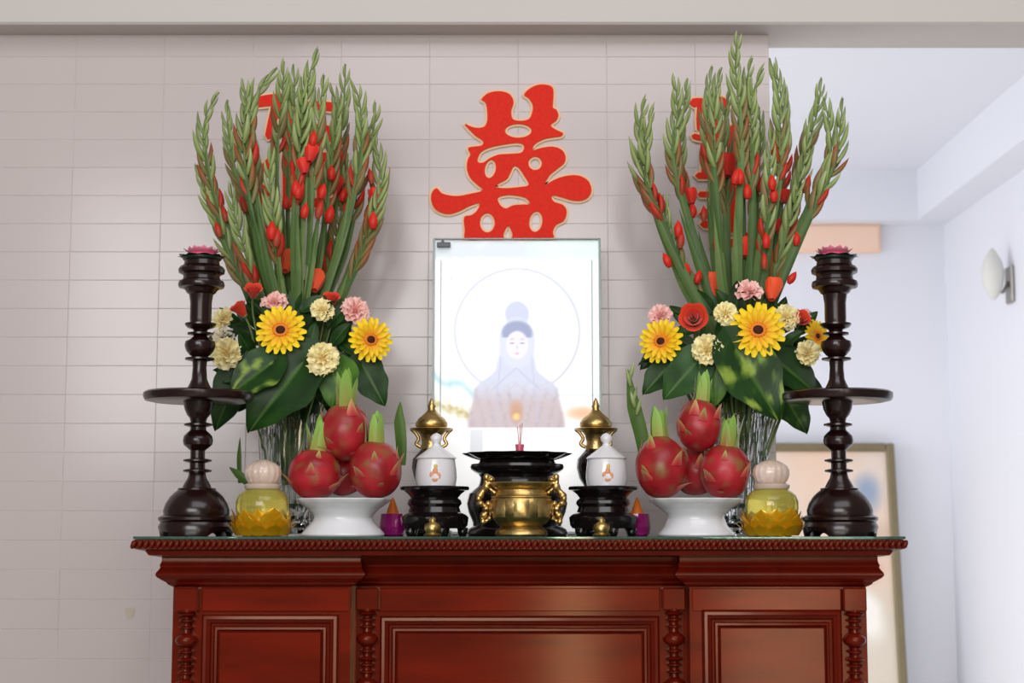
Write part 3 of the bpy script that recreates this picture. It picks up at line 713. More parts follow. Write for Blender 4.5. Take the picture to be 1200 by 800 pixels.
# ------------------------------------------------------------------ porcelain jars on black stands, brass burners behind
M_oran = mat('orange_flower_print', (226,150,100), rough=0.4)
def jar_set(cx, sx, side, mir):
    Y = 2.52; b = base(sx, Y); k = K(600, Y)
    t = empty('jar_stand', b, 'black lacquered tiered stand under the %s white jar' % side, 'stand', 'black stands of the white jars')
    MB().lathe(pxprof([(619,36),(615,39),(606,40),(603,37),(600,31),(594,29),(590,32),(586,31),(583,28),(579,31),(575,36)], sx, Y), 44).build('stand_body', M_black, t, smooth=True, angle=35)
    MB().lathe(pxprof([(575,36),(574,40),(571.5,41),(570,40),(570,0)], sx, Y), 44).build('stand_top', M_black, t, smooth=True, angle=35)
    for i in range(5):
        a = -PI/2 + 2*PI*i/5 + 0.3
        MB().lathe([(0,4*k),(0.004,5.5*k),(P(sx,618,Y).z-TOP,6.5*k)], 12, (33*k*math.cos(a), 33*k*math.sin(a), 0)).build('foot', M_black, t, smooth=True)
    zt_ = P(cx, 570, Y).z
    jb = Vector((P(cx, 570, Y).x, Y, zt_))
    j = empty('porcelain_jar', jb, 'small white lidded porcelain jar with orange painted flower, %s of the censer' % side, 'jar', 'white porcelain jars')
    jp = [(P(cx,y,Y).z - zt_ + 0.0004, r*K(y,Y)) for y, r in [(570,20),(569.5,23),(560,24.5),(548,23.5),(538,22)]]; jp[0] = (0, jp[0][1])
    MB().lathe(jp, 36).build('jar_body', M_porc, j, smooth=True, angle=50)
    lp = [(P(cx,y,Y).z - zt_, r*K(y,Y)) for y, r in [(538,22.5),(537,24),(535,22),(529,14),(525,9),(522,5),(519,4),(516,6.5),(512,7),(509,4.5),(507,0.5)]]
    MB().lathe(lp, 32).build('lid', M_porc, j, smooth=True, angle=60)
    # painted flower: a thin relief of petals on the front
    mb = MB(); zf = (P(cx,555,Y).z - zt_)
    for i, (dx, dz, r1, r2) in enumerate(((0,2,3,5),(-3.5,-2,3,4),(3.5,-3,3,4),(0,-7,3.5,3))):
        mb.ball((dx*k, -23.9*k + abs(dx)*0.03*k, zf + dz*k), r1*k, 0.0005, r2*k, 10, 6)
    mb.build('painted_flower', M_oran, j, smooth=True)
    MB().ball((0.5*k, -23.8*k, zf + 8*k), 2.2*k, 0.0006, 3*k, 8, 6).build('painted_flower', mat('yellow_print', (222,196,90), rough=0.4), j, smooth=True)
    # brass burner behind
    bx = 505 if mir < 0 else 699; Y2 = 2.68; b2 = base(bx, Y2); k2 = K(520, Y2)
    t2 = empty('brass_burner', b2, 'tall brass lidded burner with pointed finial behind the %s white jar' % side, 'burner', 'brass burners behind the white jars')
    MB().lathe(pxprof([(628,24),(622,25),(618,18),(600,12),(585,10),(570,14),(560,20),(548,23),(538,22),(530,15),(526,12)], bx, Y2), 32).build('pedestal_body', M_black, t2, smooth=True)
    MB().lathe(pxprof([(526,12),(518,11),(510,13),(506,16),(504,24),(502.5,26),(501.5,24),(501,17)], bx, Y2), 32).build('neck', M_brass, t2, smooth=True, angle=40)
    MB().lathe(pxprof([(501,17),(499,19),(495,18.5),(490,15),(486,10),(482,6),(479,4),(476,5),(474,4),(470,2.5),(466,0.5)], bx, Y2), 32).build('lid', M_brass, t2, smooth=True, angle=60)
    for s in (-1, 1):
        z = lambda y: P(bx, y, Y2).z - TOP
        MB().tube(catmull([(s*12*k2,0,z(524)),(s*18*k2,0,z(520)),(s*15*k2,0,z(514)),(s*19*k2,0,z(507)),(s*24*k2,0,z(503))], 4), 2*k2, 8).build('handle', M_brass, t2, smooth=True)
    # small brass ornament in front of the stand
    Y3 = 2.425; b3 = base(sx - 2, Y3); k3 = K(610, Y3)
    MBr = MB().lathe([(0,10*k3),(0.002,11*k3),(0.005,8*k3),(0.011,10*k3),(0.017,9*k3),(0.021,4*k3),(0.025,4.5*k3),(0.029,0.5*k3)], 24)
    o = MBr.build('brass_bell', M_brass, None, smooth=True, angle=50, loc=b3)
    tag(o, 'tiny brass bell pot on the glass before the %s black stand' % side, 'ornament', 'tiny brass pots')
jar_set(511, 509, 'left', -1); jar_set(711, 707, 'right', 1)
# purple glass candle holders
M_purp = mat('purple_glass', (196,40,150), rough=0.08, trans=0.6, coat=0.5)
M_flame = mat('orange_wax', (226,120,40), rough=0.35, sss=0.2)
for cx, side in ((460, 'left'), (747, 'right')):
    Y = 2.545; b = base(cx, Y); k = K(610, Y)
    t = empty('candle_glass', b, 'purple glass holding an orange candle between the %s bowl and black stand' % side, 'candle holder', 'purple candle glasses')
    MB().lathe([(0,12*k),(0.002,14*k),(0.014,15.5*k),(0.034,14*k),(0.0345,12.5*k),(0.014,13.5*k),(0.004,11*k),(0.004,0)], 12).build('glass', M_purp, t)
    MB().lathe([(0.0045,9*k),(0.024,10*k),(0.042,6*k),(0.055,2.5*k),(0.060,0.3*k)], 20).build('candle', M_flame, t, smooth=True)

# ------------------------------------------------------------------ crystal vases
def vase(cx, side):
    Y = 2.70; b = base(cx, Y)
    t = empty('crystal_vase', b, 'cut crystal vase holding the %s flower arrangement' % side, 'vase', 'pair of crystal vases')
    pr = pxprof([(628,33),(625,35),(618,34),(608,27),(600,26),(590,29),(560,32),(530,34),(505,36),(490,38),(486,38)], cx, Y)
    inn = [(pr[-1][0]-0.0005, pr[-1][1]-0.003), (pr[-3][0], pr[-3][1]-0.0045), (pr[-5][0], pr[-5][1]-0.0055), (pr[-6][0], pr[-6][1]-0.007), (pr[-6][0]-0.004, 0.0)]
    def rm(a, z):
        return 1 + 0.05*abs(math.sin(8*a + z*70))*abs(math.sin(8*a - z*70)) - 0.02
    MB().lathe(pr + inn, 96, rmod=rm).build('cut_body', M_cryst, t, smooth=False)
    return Y
vase(337, 'left'); vase(868, 'right')

# ------------------------------------------------------------------ flowers
def budmesh(L, R, c0, c1):
    def fn(u, v):
        a = 2*PI*u; r = R*math.sin(PI*min(1, 0.12 + 0.88*v))**0.8*(1-0.35*v)
        return (r*math.cos(a), L*v + 0, r*math.sin(a)*0.7 + 0.0022*math.sin(PI*v))
    return MB().grid(fn, 8, 6, lambda u, v: mixc(c0, c1, v)).mesh('bud', True, True)
BUDS = [budmesh(0.044, 0.0058, (132,152,88), (156,172,110)), budmesh(0.040, 0.0062, (122,142,78), (176,190,134)), budmesh(0.036, 0.0052, (158,176,116), (118,132,84))]
BUDB = [budmesh(0.042, 0.0064, (128,122,74), (136,112,74)), budmesh(0.040, 0.0066, (114,122,66), (168,72,44))]
REDS = [budmesh(0.034, 0.0076, (150,70,40), (214,26,14)), budmesh(0.028, 0.0082, (196,34,16), (232,40,18))]
def floretmesh(L, R, c0, c1, n=6):
    mb = MB()
    for i in range(n):
        a0 = 2*PI*i/n
        def fn(u, v):
            a = a0 + (u-0.5)*2.0*(0.55+0.35*v); r = R*(0.35 + 0.75*v**0.8) * (1 + 0.12*(i%2)); r *= (1-0.25*max(0, v-0.8)*5*0.3)
            return (r*math.cos(a), L*v*(1-0.18*(2*u-1)**2), r*math.sin(a))
        mb.grid(fn, 4, 5, lambda u, v: mixc(c0, c1, v))
    return mb.mesh('floret', True, True)
FLO = floretmesh(0.034, 0.0135, (196,30,12), (238,40,16)); FLOO = floretmesh(0.030, 0.0125, (240,84,36), (252,88,34))
for m_ in BUDS + BUDB + REDS: m_.materials.append(M_bud)
for m_ in (FLO, FLOO): m_.materials.append(M_petal)
def blade(mb, pts, W, col0=(58,84,36), col1=(96,124,60)):
    q = [Vector(p) for p in pts]; n = len(q)
    def fn(u, v):
        f = v*(n-1); i = min(int(f), n-2); p = q[i].lerp(q[i+1], f-i); d = (q[i+1]-q[i]).normalized(); s = d.cross(Vector((0.25,1,0))).normalized()
        ww = W*min(1, (1-v)*2.6)**0.8*(0.75+0.25*math.sin(PI*v))
        return p + s*ww*(2*u-1) + Vector((0,1,0))*abs(2*u-1)*W*0.5
    mb.grid(fn, 2, n*2, lambda u, v: mixc(col0, col1, 0.6*v + 0.3*abs(2*u-1)))
ORD = ['first','second','third','fourth','fifth','sixth','seventh','eighth','ninth','tenth','eleventh','twelfth','thirteenth','fourteenth','fifteenth','sixteenth','seventeenth','eighteenth','nineteenth','twentieth','twenty-first','twenty-second','twenty-third','twenty-fourth']
def glads(stems, reds, bx, byv, side, seed):
    rnd = random.Random(seed); Yv = 2.70; roots = []
    order = sorted(range(len(stems)), key=lambda i: stems[i][0][0])
    rank = {i: r for r, i in enumerate(order)}
    for si, pts in enumerate(stems):
        Y1 = 2.70 + rnd.uniform(-0.075, 0.075)
        px = list(pts)[::-1]                       # from low to tip
        low = px[0]
        # run the stalk down into the vase
        tgt = (bx + (low[0]-bx)*0.20, 520)
        full = [(bx + (low[0]-bx)*-0.12, 568), tgt] + px
        q2 = catmull([Vector((x, y, 0)) for x, y in full], 8)
        ymin = px[-1][1]
        pts3 = []
        for v in q2:
            tt = min(1, max(0, (520 - v.y)/(520 - 250)))
            pts3.append(P(v.x, v.y, Yv + (Y1-Yv)*tt))
        n = len(pts3)
        nr = rank[si]
        lab = '%s gladiolus spike from the left, by tip, in the %s arrangement' % (ORD[nr], side)
        rt = empty('gladiolus', pts3[0], lab, 'flower', 'gladioli in the %s vase' % side)
        o0 = pts3[0]
        rad = [0.0038*(1 - 0.72*i/(n-1)) for i in range(n)]
        MB().tube([p - o0 for p in pts3], rad, 8).build('stalk', M_stalk, rt, smooth=True)
        # arc length
        Ls = [0]
        for i in range(1, n): Ls.append(Ls[-1] + (pts3[i]-pts3[i-1]).length)
        def at(s):
            s = max(0, min(Ls[-1], s))
            for i in range(1, n):
                if Ls[i] >= s:
                    f = (s-Ls[i-1])/max(1e-6, Ls[i]-Ls[i-1]); return pts3[i-1].lerp(pts3[i], f), (pts3[i]-pts3[i-1]).normalized(), rad[i]
        total = Ls[-1]; ht = stems[si]
        s = total - 0.024; side_ = 1; kk = 0; blen = min(rnd.uniform(0.19, 0.25), total*0.5)
        while s > total - blen:
            p, d, r = at(s); f = (total - s)/blen
            if f < 0.55: me = BUDS[rnd.randrange(3)]
            elif f < 0.8: me = rnd.choice(BUDS[:2] + BUDB)
            else: me = rnd.choice(BUDB + REDS[:1])
            if kk == 0: out = Vector((0,0,0)); ang = 0.02
            else: ang = rnd.uniform(0.09, 0.25) + (0.08 if f > 0.5 else 0)
            u = d.cross(Vector((0,1,0))).normalized()*side_*1.0 + Vector((0,-1,0))*rnd.uniform(-0.4, 0.7); u = (u - d*u.dot(d)).normalized()
            ydir = (d*math.cos(ang) + u*math.sin(ang)).normalized(); zdir = (u - ydir*u.dot(ydir)).normalized(); xdir = ydir.cross(zdir)
            b = link('bud', me, None, rt); sc2 = (0.62 + 0.6*min(1, f*2.2))*rnd.uniform(.88,1.1)
            b.matrix_local = Matrix.Translation(p + u*r*0.7 - o0) @ Matrix((xdir, ydir, zdir)).transposed().to_4x4() @ Matrix.Scale(sc2, 4)
            s -= rnd.uniform(0.010, 0.0155); side_ = -side_; kk += 1
        # leaf blade
        for (fa, fb, wv) in ((0.22, rnd.uniform(0.5, 0.62), 0.0080), (0.25, rnd.uniform(0.60, 0.74), 0.0066), (0.45, rnd.uniform(0.76, 0.84), 0.0048)):
            j0 = int(n*fa); j1 = int(n*fb); dx = rnd.uniform(-0.014, 0.014)
            bp = [pts3[i] - o0 + Vector((dx*((i-j0)/(j1-j0))**1.5, -0.005, 0)) for i in range(j0, j1+1, 2)]
            if len(bp) < 3: continue
            dk = rnd.uniform(0, 1)
            mb = MB(); blade(mb, bp, wv*rnd.uniform(.8,1.15), mixc((48,78,34), (84,112,56), dk), mixc((92,122,60), (138,158,96), dk)); mb.build('leaf_blade', M_leafattr, rt, smooth=True, attr=True)
        roots.append((rt, pts3, q2))
    for (x, y, kind, s, tilt) in reds:
        best = None
        for rt, p3, q2 in roots:
            for i, v in enumerate(q2):
                d = math.hypot(v.x-x, v.y-y)
                if best is None or d < best[0]: best = (d, rt, p3[i], i)
        _, rt, p, i = best
        me = {'o': FLOO, 'r': FLO, 'b': REDS[0], 'c': REDS[1]}[kind]
        b = link('floret' if kind in 'or' else 'bud', me, None, rt)
        Yq = p.y - (0.034 if kind == 'o' else 0.02); pos = P(x, y + 11*s, Yq) - rt.location
        b.matrix_local = Matrix.Translation(pos) @ Matrix.Rotation(tilt, 4, 'Y') @ Matrix.Rotation(rnd.uniform(0.9,1.35) if kind in 'or' else 1.45, 4, 'X') @ Matrix.Scale(s, 4)
LST = [[(230,193),(240,222),(252,252),(275,310),(300,375)],
 [(257,108),(243,132),(238,165),(246,215),(262,262),(285,325),(312,385)],
 [(267,117),(267,150),(275,195),(290,240),(306,310),(322,390)],
 [(284,93),(288,120),(285,165),(292,225),(308,310),(326,385)],
 [(325,80),(306,103),(295,122),(292,165),(298,220),(312,300),(330,385)],
 [(333,72),(331,110),(326,165),(325,230),(328,310),(336,390)],
 [(344,75),(345,115),(341,170),(338,230),(338,310),(342,390)],
 [(353,90),(354,130),(350,190),(346,260),(346,330),(345,400)],
 [(373,58),(362,92),(358,140),(356,200),(352,280),(349,390)],
 [(380,88),(375,130),(370,185),(366,250),(360,320),(352,395)],
 [(387,97),(394,128),(390,180),(382,250),(372,320),(358,395)],
 [(405,75),(403,120),(398,175),(392,235),(380,310),(362,395)],
 [(412,95),(421,118),(424,160),(416,220),(400,290),(368,390)],
 [(440,120),(438,150),(424,190),(416,235),(400,300),(372,380)],
 [(430,150),(443,180),(444,215),(432,270),(412,320),(382,390)],
 [(452,195),(444,230),(428,285),(404,345),(378,395)],
 [(294,150),(298,185),(302,230),(312,290),(328,370)],
 [(318,175),(316,210),(322,270),(330,340),(338,400)],
 [(270,215),(276,255),(290,305),(306,360),(320,400)],
 [(408,180),(404,225),(394,280),(378,340),(362,400)]]
LRD = [(362,180,'r',.9,.1),(357,195,'r',.8,-.2),(349,222,'c',1,0),(440,232,'r',.95,0),(437,256,'c',1.1,0),(298,208,'c',1.0,-.3),(310,238,'c',1,-.2),(318,268,'c',1.2,0),(323,278,'b',1,.1),
 (384,248,'c',1.2,.2),(392,217,'r',.9,.1),(396,180,'c',.9,.2),(388,200,'c',1,0),(346,218,'c',1,0),(303,225,'b',1,-.2),(356,245,'c',1,.1),(376,222,'c',1,.2),(324,250,'b',.9,0),(400,225,'c',1,.3),
 (366,160,'c',1,.1),(288,238,'b',1,-.3),(266,250,'b',.9,-.3),(258,268,'b',.9,-.3),(344,190,'c',.9,-.1),(372,245,'b',1,.2),(335,235,'c',.9,0),(334,304,'o',1.25,.05),(368,327,'o',1.2,.0),(436,206,'b',.9,-.2),(405,240,'c',1,.2)]
glads(LST, LRD, 338, 520, 'left', 5)
RST = [[(757,116),(749,150),(753,200),(768,250),(795,320),(830,395)],
 [(766,126),(756,165),(760,215),(778,262),(806,330),(838,400)],
 [(777,228),(780,255),(795,300),(812,340),(840,400)],
 [(790,90),(794,130),(790,185),(802,245),(822,310),(846,390)],
 [(806,92),(800,140),(796,195),(808,255),(826,320),(850,395)],
 [(835,78),(830,115),(829,170),(833,240),(842,320),(856,395)],
 [(846,79),(838,115),(838,180),(842,250),(848,330),(860,395)],
 [(857,104),(849,140),(850,200),(852,270),(856,340),(862,400)],
 [(864,38),(862,80),(866,130),(868,200),(866,290),(866,390)],
 [(882,68),(873,105),(873,160),(872,240),(870,330),(868,400)],
 [(895,80),(882,112),(880,170),(880,240),(878,320),(872,400)],
 [(890,125),(891,170),(888,230),(884,310),(876,395)],
 [(902,68),(911,105),(914,160),(910,230),(898,310),(880,400)],
 [(909,78),(916,120),(919,180),(914,240),(902,310),(884,395)],
 [(963,92),(958,130),(944,180),(932,230),(914,300),(888,395)],
 [(966,115),(972,150),(972,190),(950,235),(922,300),(892,395)],
 [(988,115),(984,155),(978,195),(955,240),(925,310),(896,390)],
 [(938,187),(934,225),(922,275),(905,330),(884,400)],
 [(949,150),(942,190),(930,240),(912,305),(888,395)],
 [(904,150),(902,200),(898,260),(890,320),(876,400)]]
RRD = [(777,236,'b',1,-.2),(795,266,'c',1.1,0),(797,280,'b',1,.1),(785,302,'c',1.0,-.4),(804,318,'r',.75,-.1),(816,322,'c',.9,.3),(811,230,'r',.8,-.1),(812,244,'c',1,0),(853,194,'r',1.1,0),(860,204,'c',1.1,.3),
 (891,214,'c',1,.1),(876,222,'c',1,0),(905,212,'c',1,0),(919,229,'r',.75,.2),(914,262,'c',1.1,0),(898,280,'c',1.0,0),(896,306,'b',.9,0),(933,278,'c',.9,.1),(924,322,'c',.9,.6),(872,290,'r',.95,0),(836,333,'o',1.35,.0),
 (904,338,'o',1.2,.15),(886,206,'b',1,.1),(943,215,'b',1,.3),(868,205,'c',1,0),(847,200,'b',1,0),(907,226,'c',1,0),(840,284,'b',1,0),(825,250,'b',.9,0)]
glads(RST, RRD, 868, 520, 'right', 9)

# ---- other flowers: a head facing out and a stalk down to the vase
def facing(dx, dz, dy=-1): return Vector((dx, dy, dz)).normalized().to_track_quat('Z', 'Y').to_matrix().to_4x4()
def stalk_to(root, loc, vx, fdir, r=0.0018):
    v = base(vx, 2.70); tgt = Vector((v.x + (loc.x-v.x)*0.25, 2.70 + (loc.y-2.70)*0.2, TOP + 0.10))
    back = fdir @ Vector((0,0,-0.03))
    q = catmull([Vector((0,0,0)) + (fdir @ Vector((0,0,-0.004))), back + Vector((0,0,-0.015)), (tgt-loc)*0.55 + Vector((0,0,0.012)), tgt-loc], 5)
    MB().tube(q, r, 6).build('stalk', M_stalk, root, smooth=True)
def petalmesh(L, W, c0, c1, cup=0.12, droop=0.05):
    def fn(u, v):
        ww = W*0.5*(math.sin(PI*min(0.93, 0.10+0.83*v))**0.55)*(0.55+0.45*min(1, v*2))
        return ((2*u-1)*ww, L*v, cup*L*v - droop*L*v*v*2 + 0.0015*(2*u-1)**2)
    return MB().grid(fn, 4, 7, lambda u, v: mixc(c0, c1, v*1.4)).mesh('petal', True, True)
GP = petalmesh(0.0285, 0.0100, (248,168,6), (254,220,14)); GP2 = petalmesh(0.0215, 0.0088, (242,150,6), (252,206,12), 0.3, 0.1)
for m_ in (GP, GP2): m_.materials.append(M_petal)
M_disc = mat('gerbera_disc', (58,18,10), rough=0.8, var=0.5, vscale=300, vcol=(96,34,12), bump=0.5, bscale=500)
def gerbera(px, py, rpx, Y, dx, dz, vx, label, side):
    loc = P(px, py, Y); t = empty('gerbera', loc, label, 'flower', 'yellow gerberas in the %s arrangement' % side); Fm = facing(dx, dz); s = rpx*K(py, Y)/0.034
    rnd = random.Random(int(px))
    for lay, (me, nn, r0, tl) in enumerate(((GP, 19, 0.0055, 0.0), (GP2, 15, 0.005, 0.12))):
        for i in range(nn):
            a = 2*PI*(i + 0.4*lay)/nn + rnd.uniform(-.05,.05)
            o = link('petal', me, None, t)
            o.matrix_local = Fm @ Matrix.Scale(s, 4) @ Matrix.Rotation(a, 4, 'Z') @ Matrix.Translation((0, r0, 0.001*lay)) @ Matrix.Rotation(tl + rnd.uniform(-.06,.06), 4, 'X') @ Matrix.Scale(rnd.uniform(.94,1.04), 4)
    o = MB().ball((0,0,0.002), 0.0066*s, 0.0066*s, 0.0032*s, 16, 8).build('disc', M_disc, t, smooth=True); o.matrix_local = Fm
    o = MB().lathe([(0.001,0.0085*s),(0.0032*s,0.0105*s),(0.0046*s,0.0085*s),(0.004*s,0.006*s)], 20, rmod=lambda a, z: 1+0.08*math.cos(18*a), cap=False).build('inner_ring', mat('gerbera_ring', (232,130,16), rough=0.6), t, smooth=True); o.matrix_local = Fm
    stalk_to(t, loc, vx, Fm, 0.0026)
LV, RV = 337, 868
gerbera(329, 387, 30, 2.585, 0.02, 0.12, LV, 'yellow gerbera facing forward at the centre left of the left arrangement', 'left')
gerbera(434, 398, 27, 2.605, 0.45, 0.0, LV, 'yellow gerbera turned right at the right side of the left arrangement', 'left')
gerbera(888, 387, 33, 2.585, 0.0, 0.10, RV, 'largest yellow gerbera, facing forward in the middle of the right arrangement', 'right')
gerbera(775, 400, 27, 2.605, -0.45, 0.05, RV, 'yellow gerbera turned left at the left side of the right arrangement', 'right')
gerbera(957, 394, 20, 2.64, 0.7, 0.1, RV, 'small darker yellow gerbera beside the right candlestick', 'right')
def carnationmesh(c0, c1, c2, seed, R=0.022):
    rnd = random.Random(seed); mb = MB(); g = 0
    for lay, (nn, el, L) in enumerate(((6, 0.05, 1.0), (6, 0.4, 0.97), (6, 0.75, 0.9), (5, 1.05, 0.8), (4, 1.35, 0.7))):
        for i in range(nn):
            a0 = 2*PI*i/nn + lay*0.5 + rnd.uniform(-.2,.2); ph = rnd.uniform(0, 6); e = el + rnd.uniform(-.12,.12); LL = R*L*rnd.uniform(.9,1.08)
            def fn(u, v):
                an = a0 + (u-0.5)*(1.35)*(0.4+0.6*v); ruf = 0.0024*math.sin(u*11+ph)*v*v; ee = e + ruf*30*v
                r = LL*v*(1 + 0.07*math.sin(u*22+ph)*(v > 0.8))
                return (r*math.cos(an)*math.cos(ee), r*math.sin(an)*math.cos(ee), r*math.sin(ee)*0.72 + ruf)
            cc = mixc(c1, c2, rnd.random())
            mb.grid(fn, 10, 4, lambda u, v: mixc(c0, cc, v*1.2))
    return mb.mesh('petal_cluster', True, True)
CY = [carnationmesh((246,206,124), (252,240,176), (254,246,196), s) for s in (1, 2)]
CPK = [carnationmesh((238,150,146), (250,196,188), (252,214,206), s) for s in (3, 4)]
CW = carnationmesh((226,214,180), (236,232,236), (240,226,190), 6)
for m_ in CY + CPK + [CW]: m_.materials.append(M_petal)
def carnation(px, py, rpx, Y, dx, dz, vx, me, label, side, kind, sq=1.0):
    loc = P(px, py, Y); t = empty('carnation', loc, label, 'flower', '%s carnations in the %s arrangement' % (kind, side)); Fm = facing(dx, dz)
    s = rpx*K(py, Y)/0.022
    o = link('petal_cluster', me, None, t); o.matrix_local = Matrix.Scale(sq, 4, (0,0,1)) @ Fm @ Matrix.Rotation(px, 4, 'Z') @ Matrix.Scale(s, 4); o['kind'] = 'stuff'
    o = MB().lathe([(-0.020*s,0.002*s),(-0.017*s,0.005*s),(-0.004*s,0.006*s),(0,0.008*s)], 10).build('calyx', M_stalk, t, smooth=True); o.matrix_local = Fm
    stalk_to(t, loc, vx, Fm, 0.0016)
carnation(378, 420, 20, 2.585, 0.1, 0, LV, CY[0], 'pale yellow carnation low in the left arrangement between the two gerberas', 'left', 'yellow')
carnation(266, 414, 20, 2.62, -0.4, 0.0, LV, CY[1], 'pale yellow carnation beside the left candlestick, lower of the two there', 'left', 'yellow')
carnation(378, 364, 16, 2.62, 0.1, 0.3, LV, CY[1], 'pale yellow carnation between gerberas, just under a small orange bloom', 'left', 'yellow', 0.8)
carnation(262, 374, 14, 2.66, -0.5, 0.4, LV, CY[0], 'half hidden cream carnation at the upper left edge of the left arrangement', 'left', 'yellow')
carnation(262, 397, 15, 2.64, -0.4, 0.4, LV, CW, 'whitish carnation just above the yellow one by the left candlestick', 'left', 'yellow')
carnation(321, 355, 17, 2.64, -0.1, 0.7, LV, CPK[0], 'pink carnation directly above the forward facing left gerbera', 'left', 'pink', 0.75)
carnation(416, 364, 17, 2.64, 0.4, 0.4, LV, CPK[1], 'pink carnation above the right turned gerbera of the left arrangement', 'left', 'pink')
carnation(829, 410, 19, 2.585, 0.0, 0.0, RV, CY[1], 'pale yellow carnation low in right arrangement, beneath the orange red rose', 'right', 'yellow')
carnation(850, 368, 15, 2.60, -0.1, 0.2, RV, CY[0], 'pale yellow carnation touching the upper left of the largest gerbera', 'right', 'yellow')
carnation(921, 372, 16, 2.625, 0.1, 0.2, RV, CY[1], 'pale yellow carnation touching the right of the largest gerbera', 'right', 'yellow')
carnation(946, 414, 16, 2.60, 0.4, 0.0, RV, CY[0], 'pale yellow carnation low beside the right candlestick', 'right', 'yellow')
carnation(774, 371, 15, 2.66, -0.4, 0.5, RV, CPK[1], 'pink carnation above the left turned gerbera of the right arrangement', 'right', 'pink')
carnation(877, 342, 19, 2.63, 0.0, 0.9, RV, CPK[0], 'flat pink carnation above the largest gerbera', 'right', 'pink', 0.62)
carnation(944, 372, 11, 2.66, 0.5, 0.5, RV, CPK[0], 'small pink carnation by the orange bud near the right candlestick', 'right', 'pink')
def rosepetal(L, W):
    def fn(u, v):
        a = (u-0.5)*1.9; r = W*(0.55 + 0.6*v)
        return (r*math.sin(a), -r*math.cos(a) + W*0.1 - 0.25*W*max(0, v-0.75)*4, L*v*(1-0.15*(2*u-1)**2))
    return MB().grid(fn, 6, 6, lambda u, v: mixc((206,44,18), (240,76,40), v)).mesh('petal', True, True)
RP = rosepetal(0.024, 0.011); RP.materials.append(M_petal)
def rose(px, py, rpx, Y, dx, dz, vx, label, side, dy=-1, el=1.0):
    loc = P(px, py, Y); t = empty('rose', loc, label, 'flower', 'orange roses in the %s arrangement' % side); Fm = facing(dx, dz, dy); s = rpx*K(py, Y)/0.017
    for lay, (nn, sc2, tl) in enumerate(((5, 1.0, 0.16), (4, 0.78, 0.02), (3, 0.52, -0.05), (2, 0.3, -0.05))):
        for i in range(nn):
            o = link('petal', RP, None, t)
            o.matrix_local = Fm @ Matrix.Translation((0,0,-0.010*s + 0.002*lay*s)) @ Matrix.Rotation(2*PI*i/nn + lay*0.7, 4, 'Z') @ Matrix.Rotation(tl, 4, 'X') @ Matrix.Diagonal((sc2*s, sc2*s, s*el*(0.8+0.2*sc2), 1))
    o = MB().lathe([(-0.014*s,0.002*s),(-0.010*s,0.006*s),(-0.006*s,0.007*s)], 10).build('calyx', M_stalk, t, smooth=True); o.matrix_local = Fm
    stalk_to(t, loc, vx, Fm, 0.0018)
rose(813, 374, 17, 2.60, -0.15, 0.15, RV, 'open orange red rose left of the largest gerbera', 'right')
rose(937, 375, 11, 2.63, 0.2, 0.5, RV, 'small orange red bud between cream and pink carnations, right arrangement', 'right')
rose(297, 343, 11, 2.62, 0.1, 0.9, LV, 'round orange bud at the foot of the leftmost gladioli', 'left', -0.8)
rose(284, 366, 10, 2.62, -0.6, 0.9, LV, 'slim orange bud tilted left above the whitish carnation', 'left', -0.5, 1.3)
rose(388, 353, 11, 2.64, 0.1, 0.9, LV, 'small orange bloom behind the upper cream carnation', 'left', -0.6)

# ---- leaves
def leafmesh(L, W, heart, c0, c1, vein, seed, droop=0.25, vari=0.0):
    rnd = random.Random(seed)
    def fn(u, v):
        s = 2*u-1
        w_ = W*0.5*(1+0.07*heart*math.sin(v*17+seed)*math.sin(PI*v))*(math.sin(PI*(v**(0.62 if heart else 0.85)))**0.8 + (0.0 if v > 0 else 0)) if v < 1 else 0
        back = -0.12*L*heart*abs(s)**1.5*(1-v)**3*4
        return (s*w_, L*v + back*0.6, 0.10*W*abs(s) - droop*L*v*v + 0.02*W*math.sin(v*9 + seed)*abs(s))
    def cf(u, v):
        s = abs(2*u-1); c = mixc(c0, c1, 0.5 + noise.noise(Vector((u*3+seed, v*3, 0)))*0.9)
        st = abs(((v - s*0.35)*7) % 1 - 0.5)*2
        c = mixc(c, vein, max(0, 1 - s*9)*0.8 + max(0, (st-0.86)*3)*0.5)
        if vari > 0:
            nn = noise.noise(Vector((u*5+seed*3, v*5, 2))); c = mixc(c, (150,176,70), max(0, nn-0.12)*4*vari)
        return c
    return MB().grid(fn, 16, 20, cf).mesh('leaf', True, True)
dk0, dk1, vn = (22,50,18), (40,78,26), (84,120,50)
def orient(dirpx, nrm):
    """leaf length along dirpx (x right, z up), face towards nrm"""
    y = Vector(dirpx).normalized(); z = Vector(nrm).normalized(); z = (z - y*z.dot(y)).normalized(); x = y.cross(z)
    return Matrix((x, y, z)).transposed().to_4x4()
def bigleaf(bx, by, tx, ty, W, Y, label, side, seed, vari=0.0, ddy=-0.3, c=(dk0, dk1)):
    a = P(bx, by, Y); b = P(tx, ty, Y); d = b - a; L = d.length
    t = empty('broad_leaf', a, label, 'leaf', 'broad leaves hanging from the %s arrangement' % side)
    me = leafmesh(L, W*K(by, Y), 1, c[0], c[1], vn, seed, 0.12, vari)
    dn = d.normalized(); o = link('leaf_surface', me, M_leafattr, t); o.matrix_local = orient((dn.x, ddy*0.4, dn.z), (0.1*math.sin(seed), -1, 0.35))
    vx = LV if side == 'left' else RV; v = base(vx, 2.70); tgt = Vector((v.x + (a.x-v.x)*0.3, 2.70, TOP+0.12)) - a
    MB().tube(catmull([Vector((0,0,0)), Vector((0,0.01,0.01)), tgt*0.5 + Vector((0,0,0.03)), tgt], 5), 0.0013, 6).build('leaf_stalk', M_stalk, t, smooth=True)
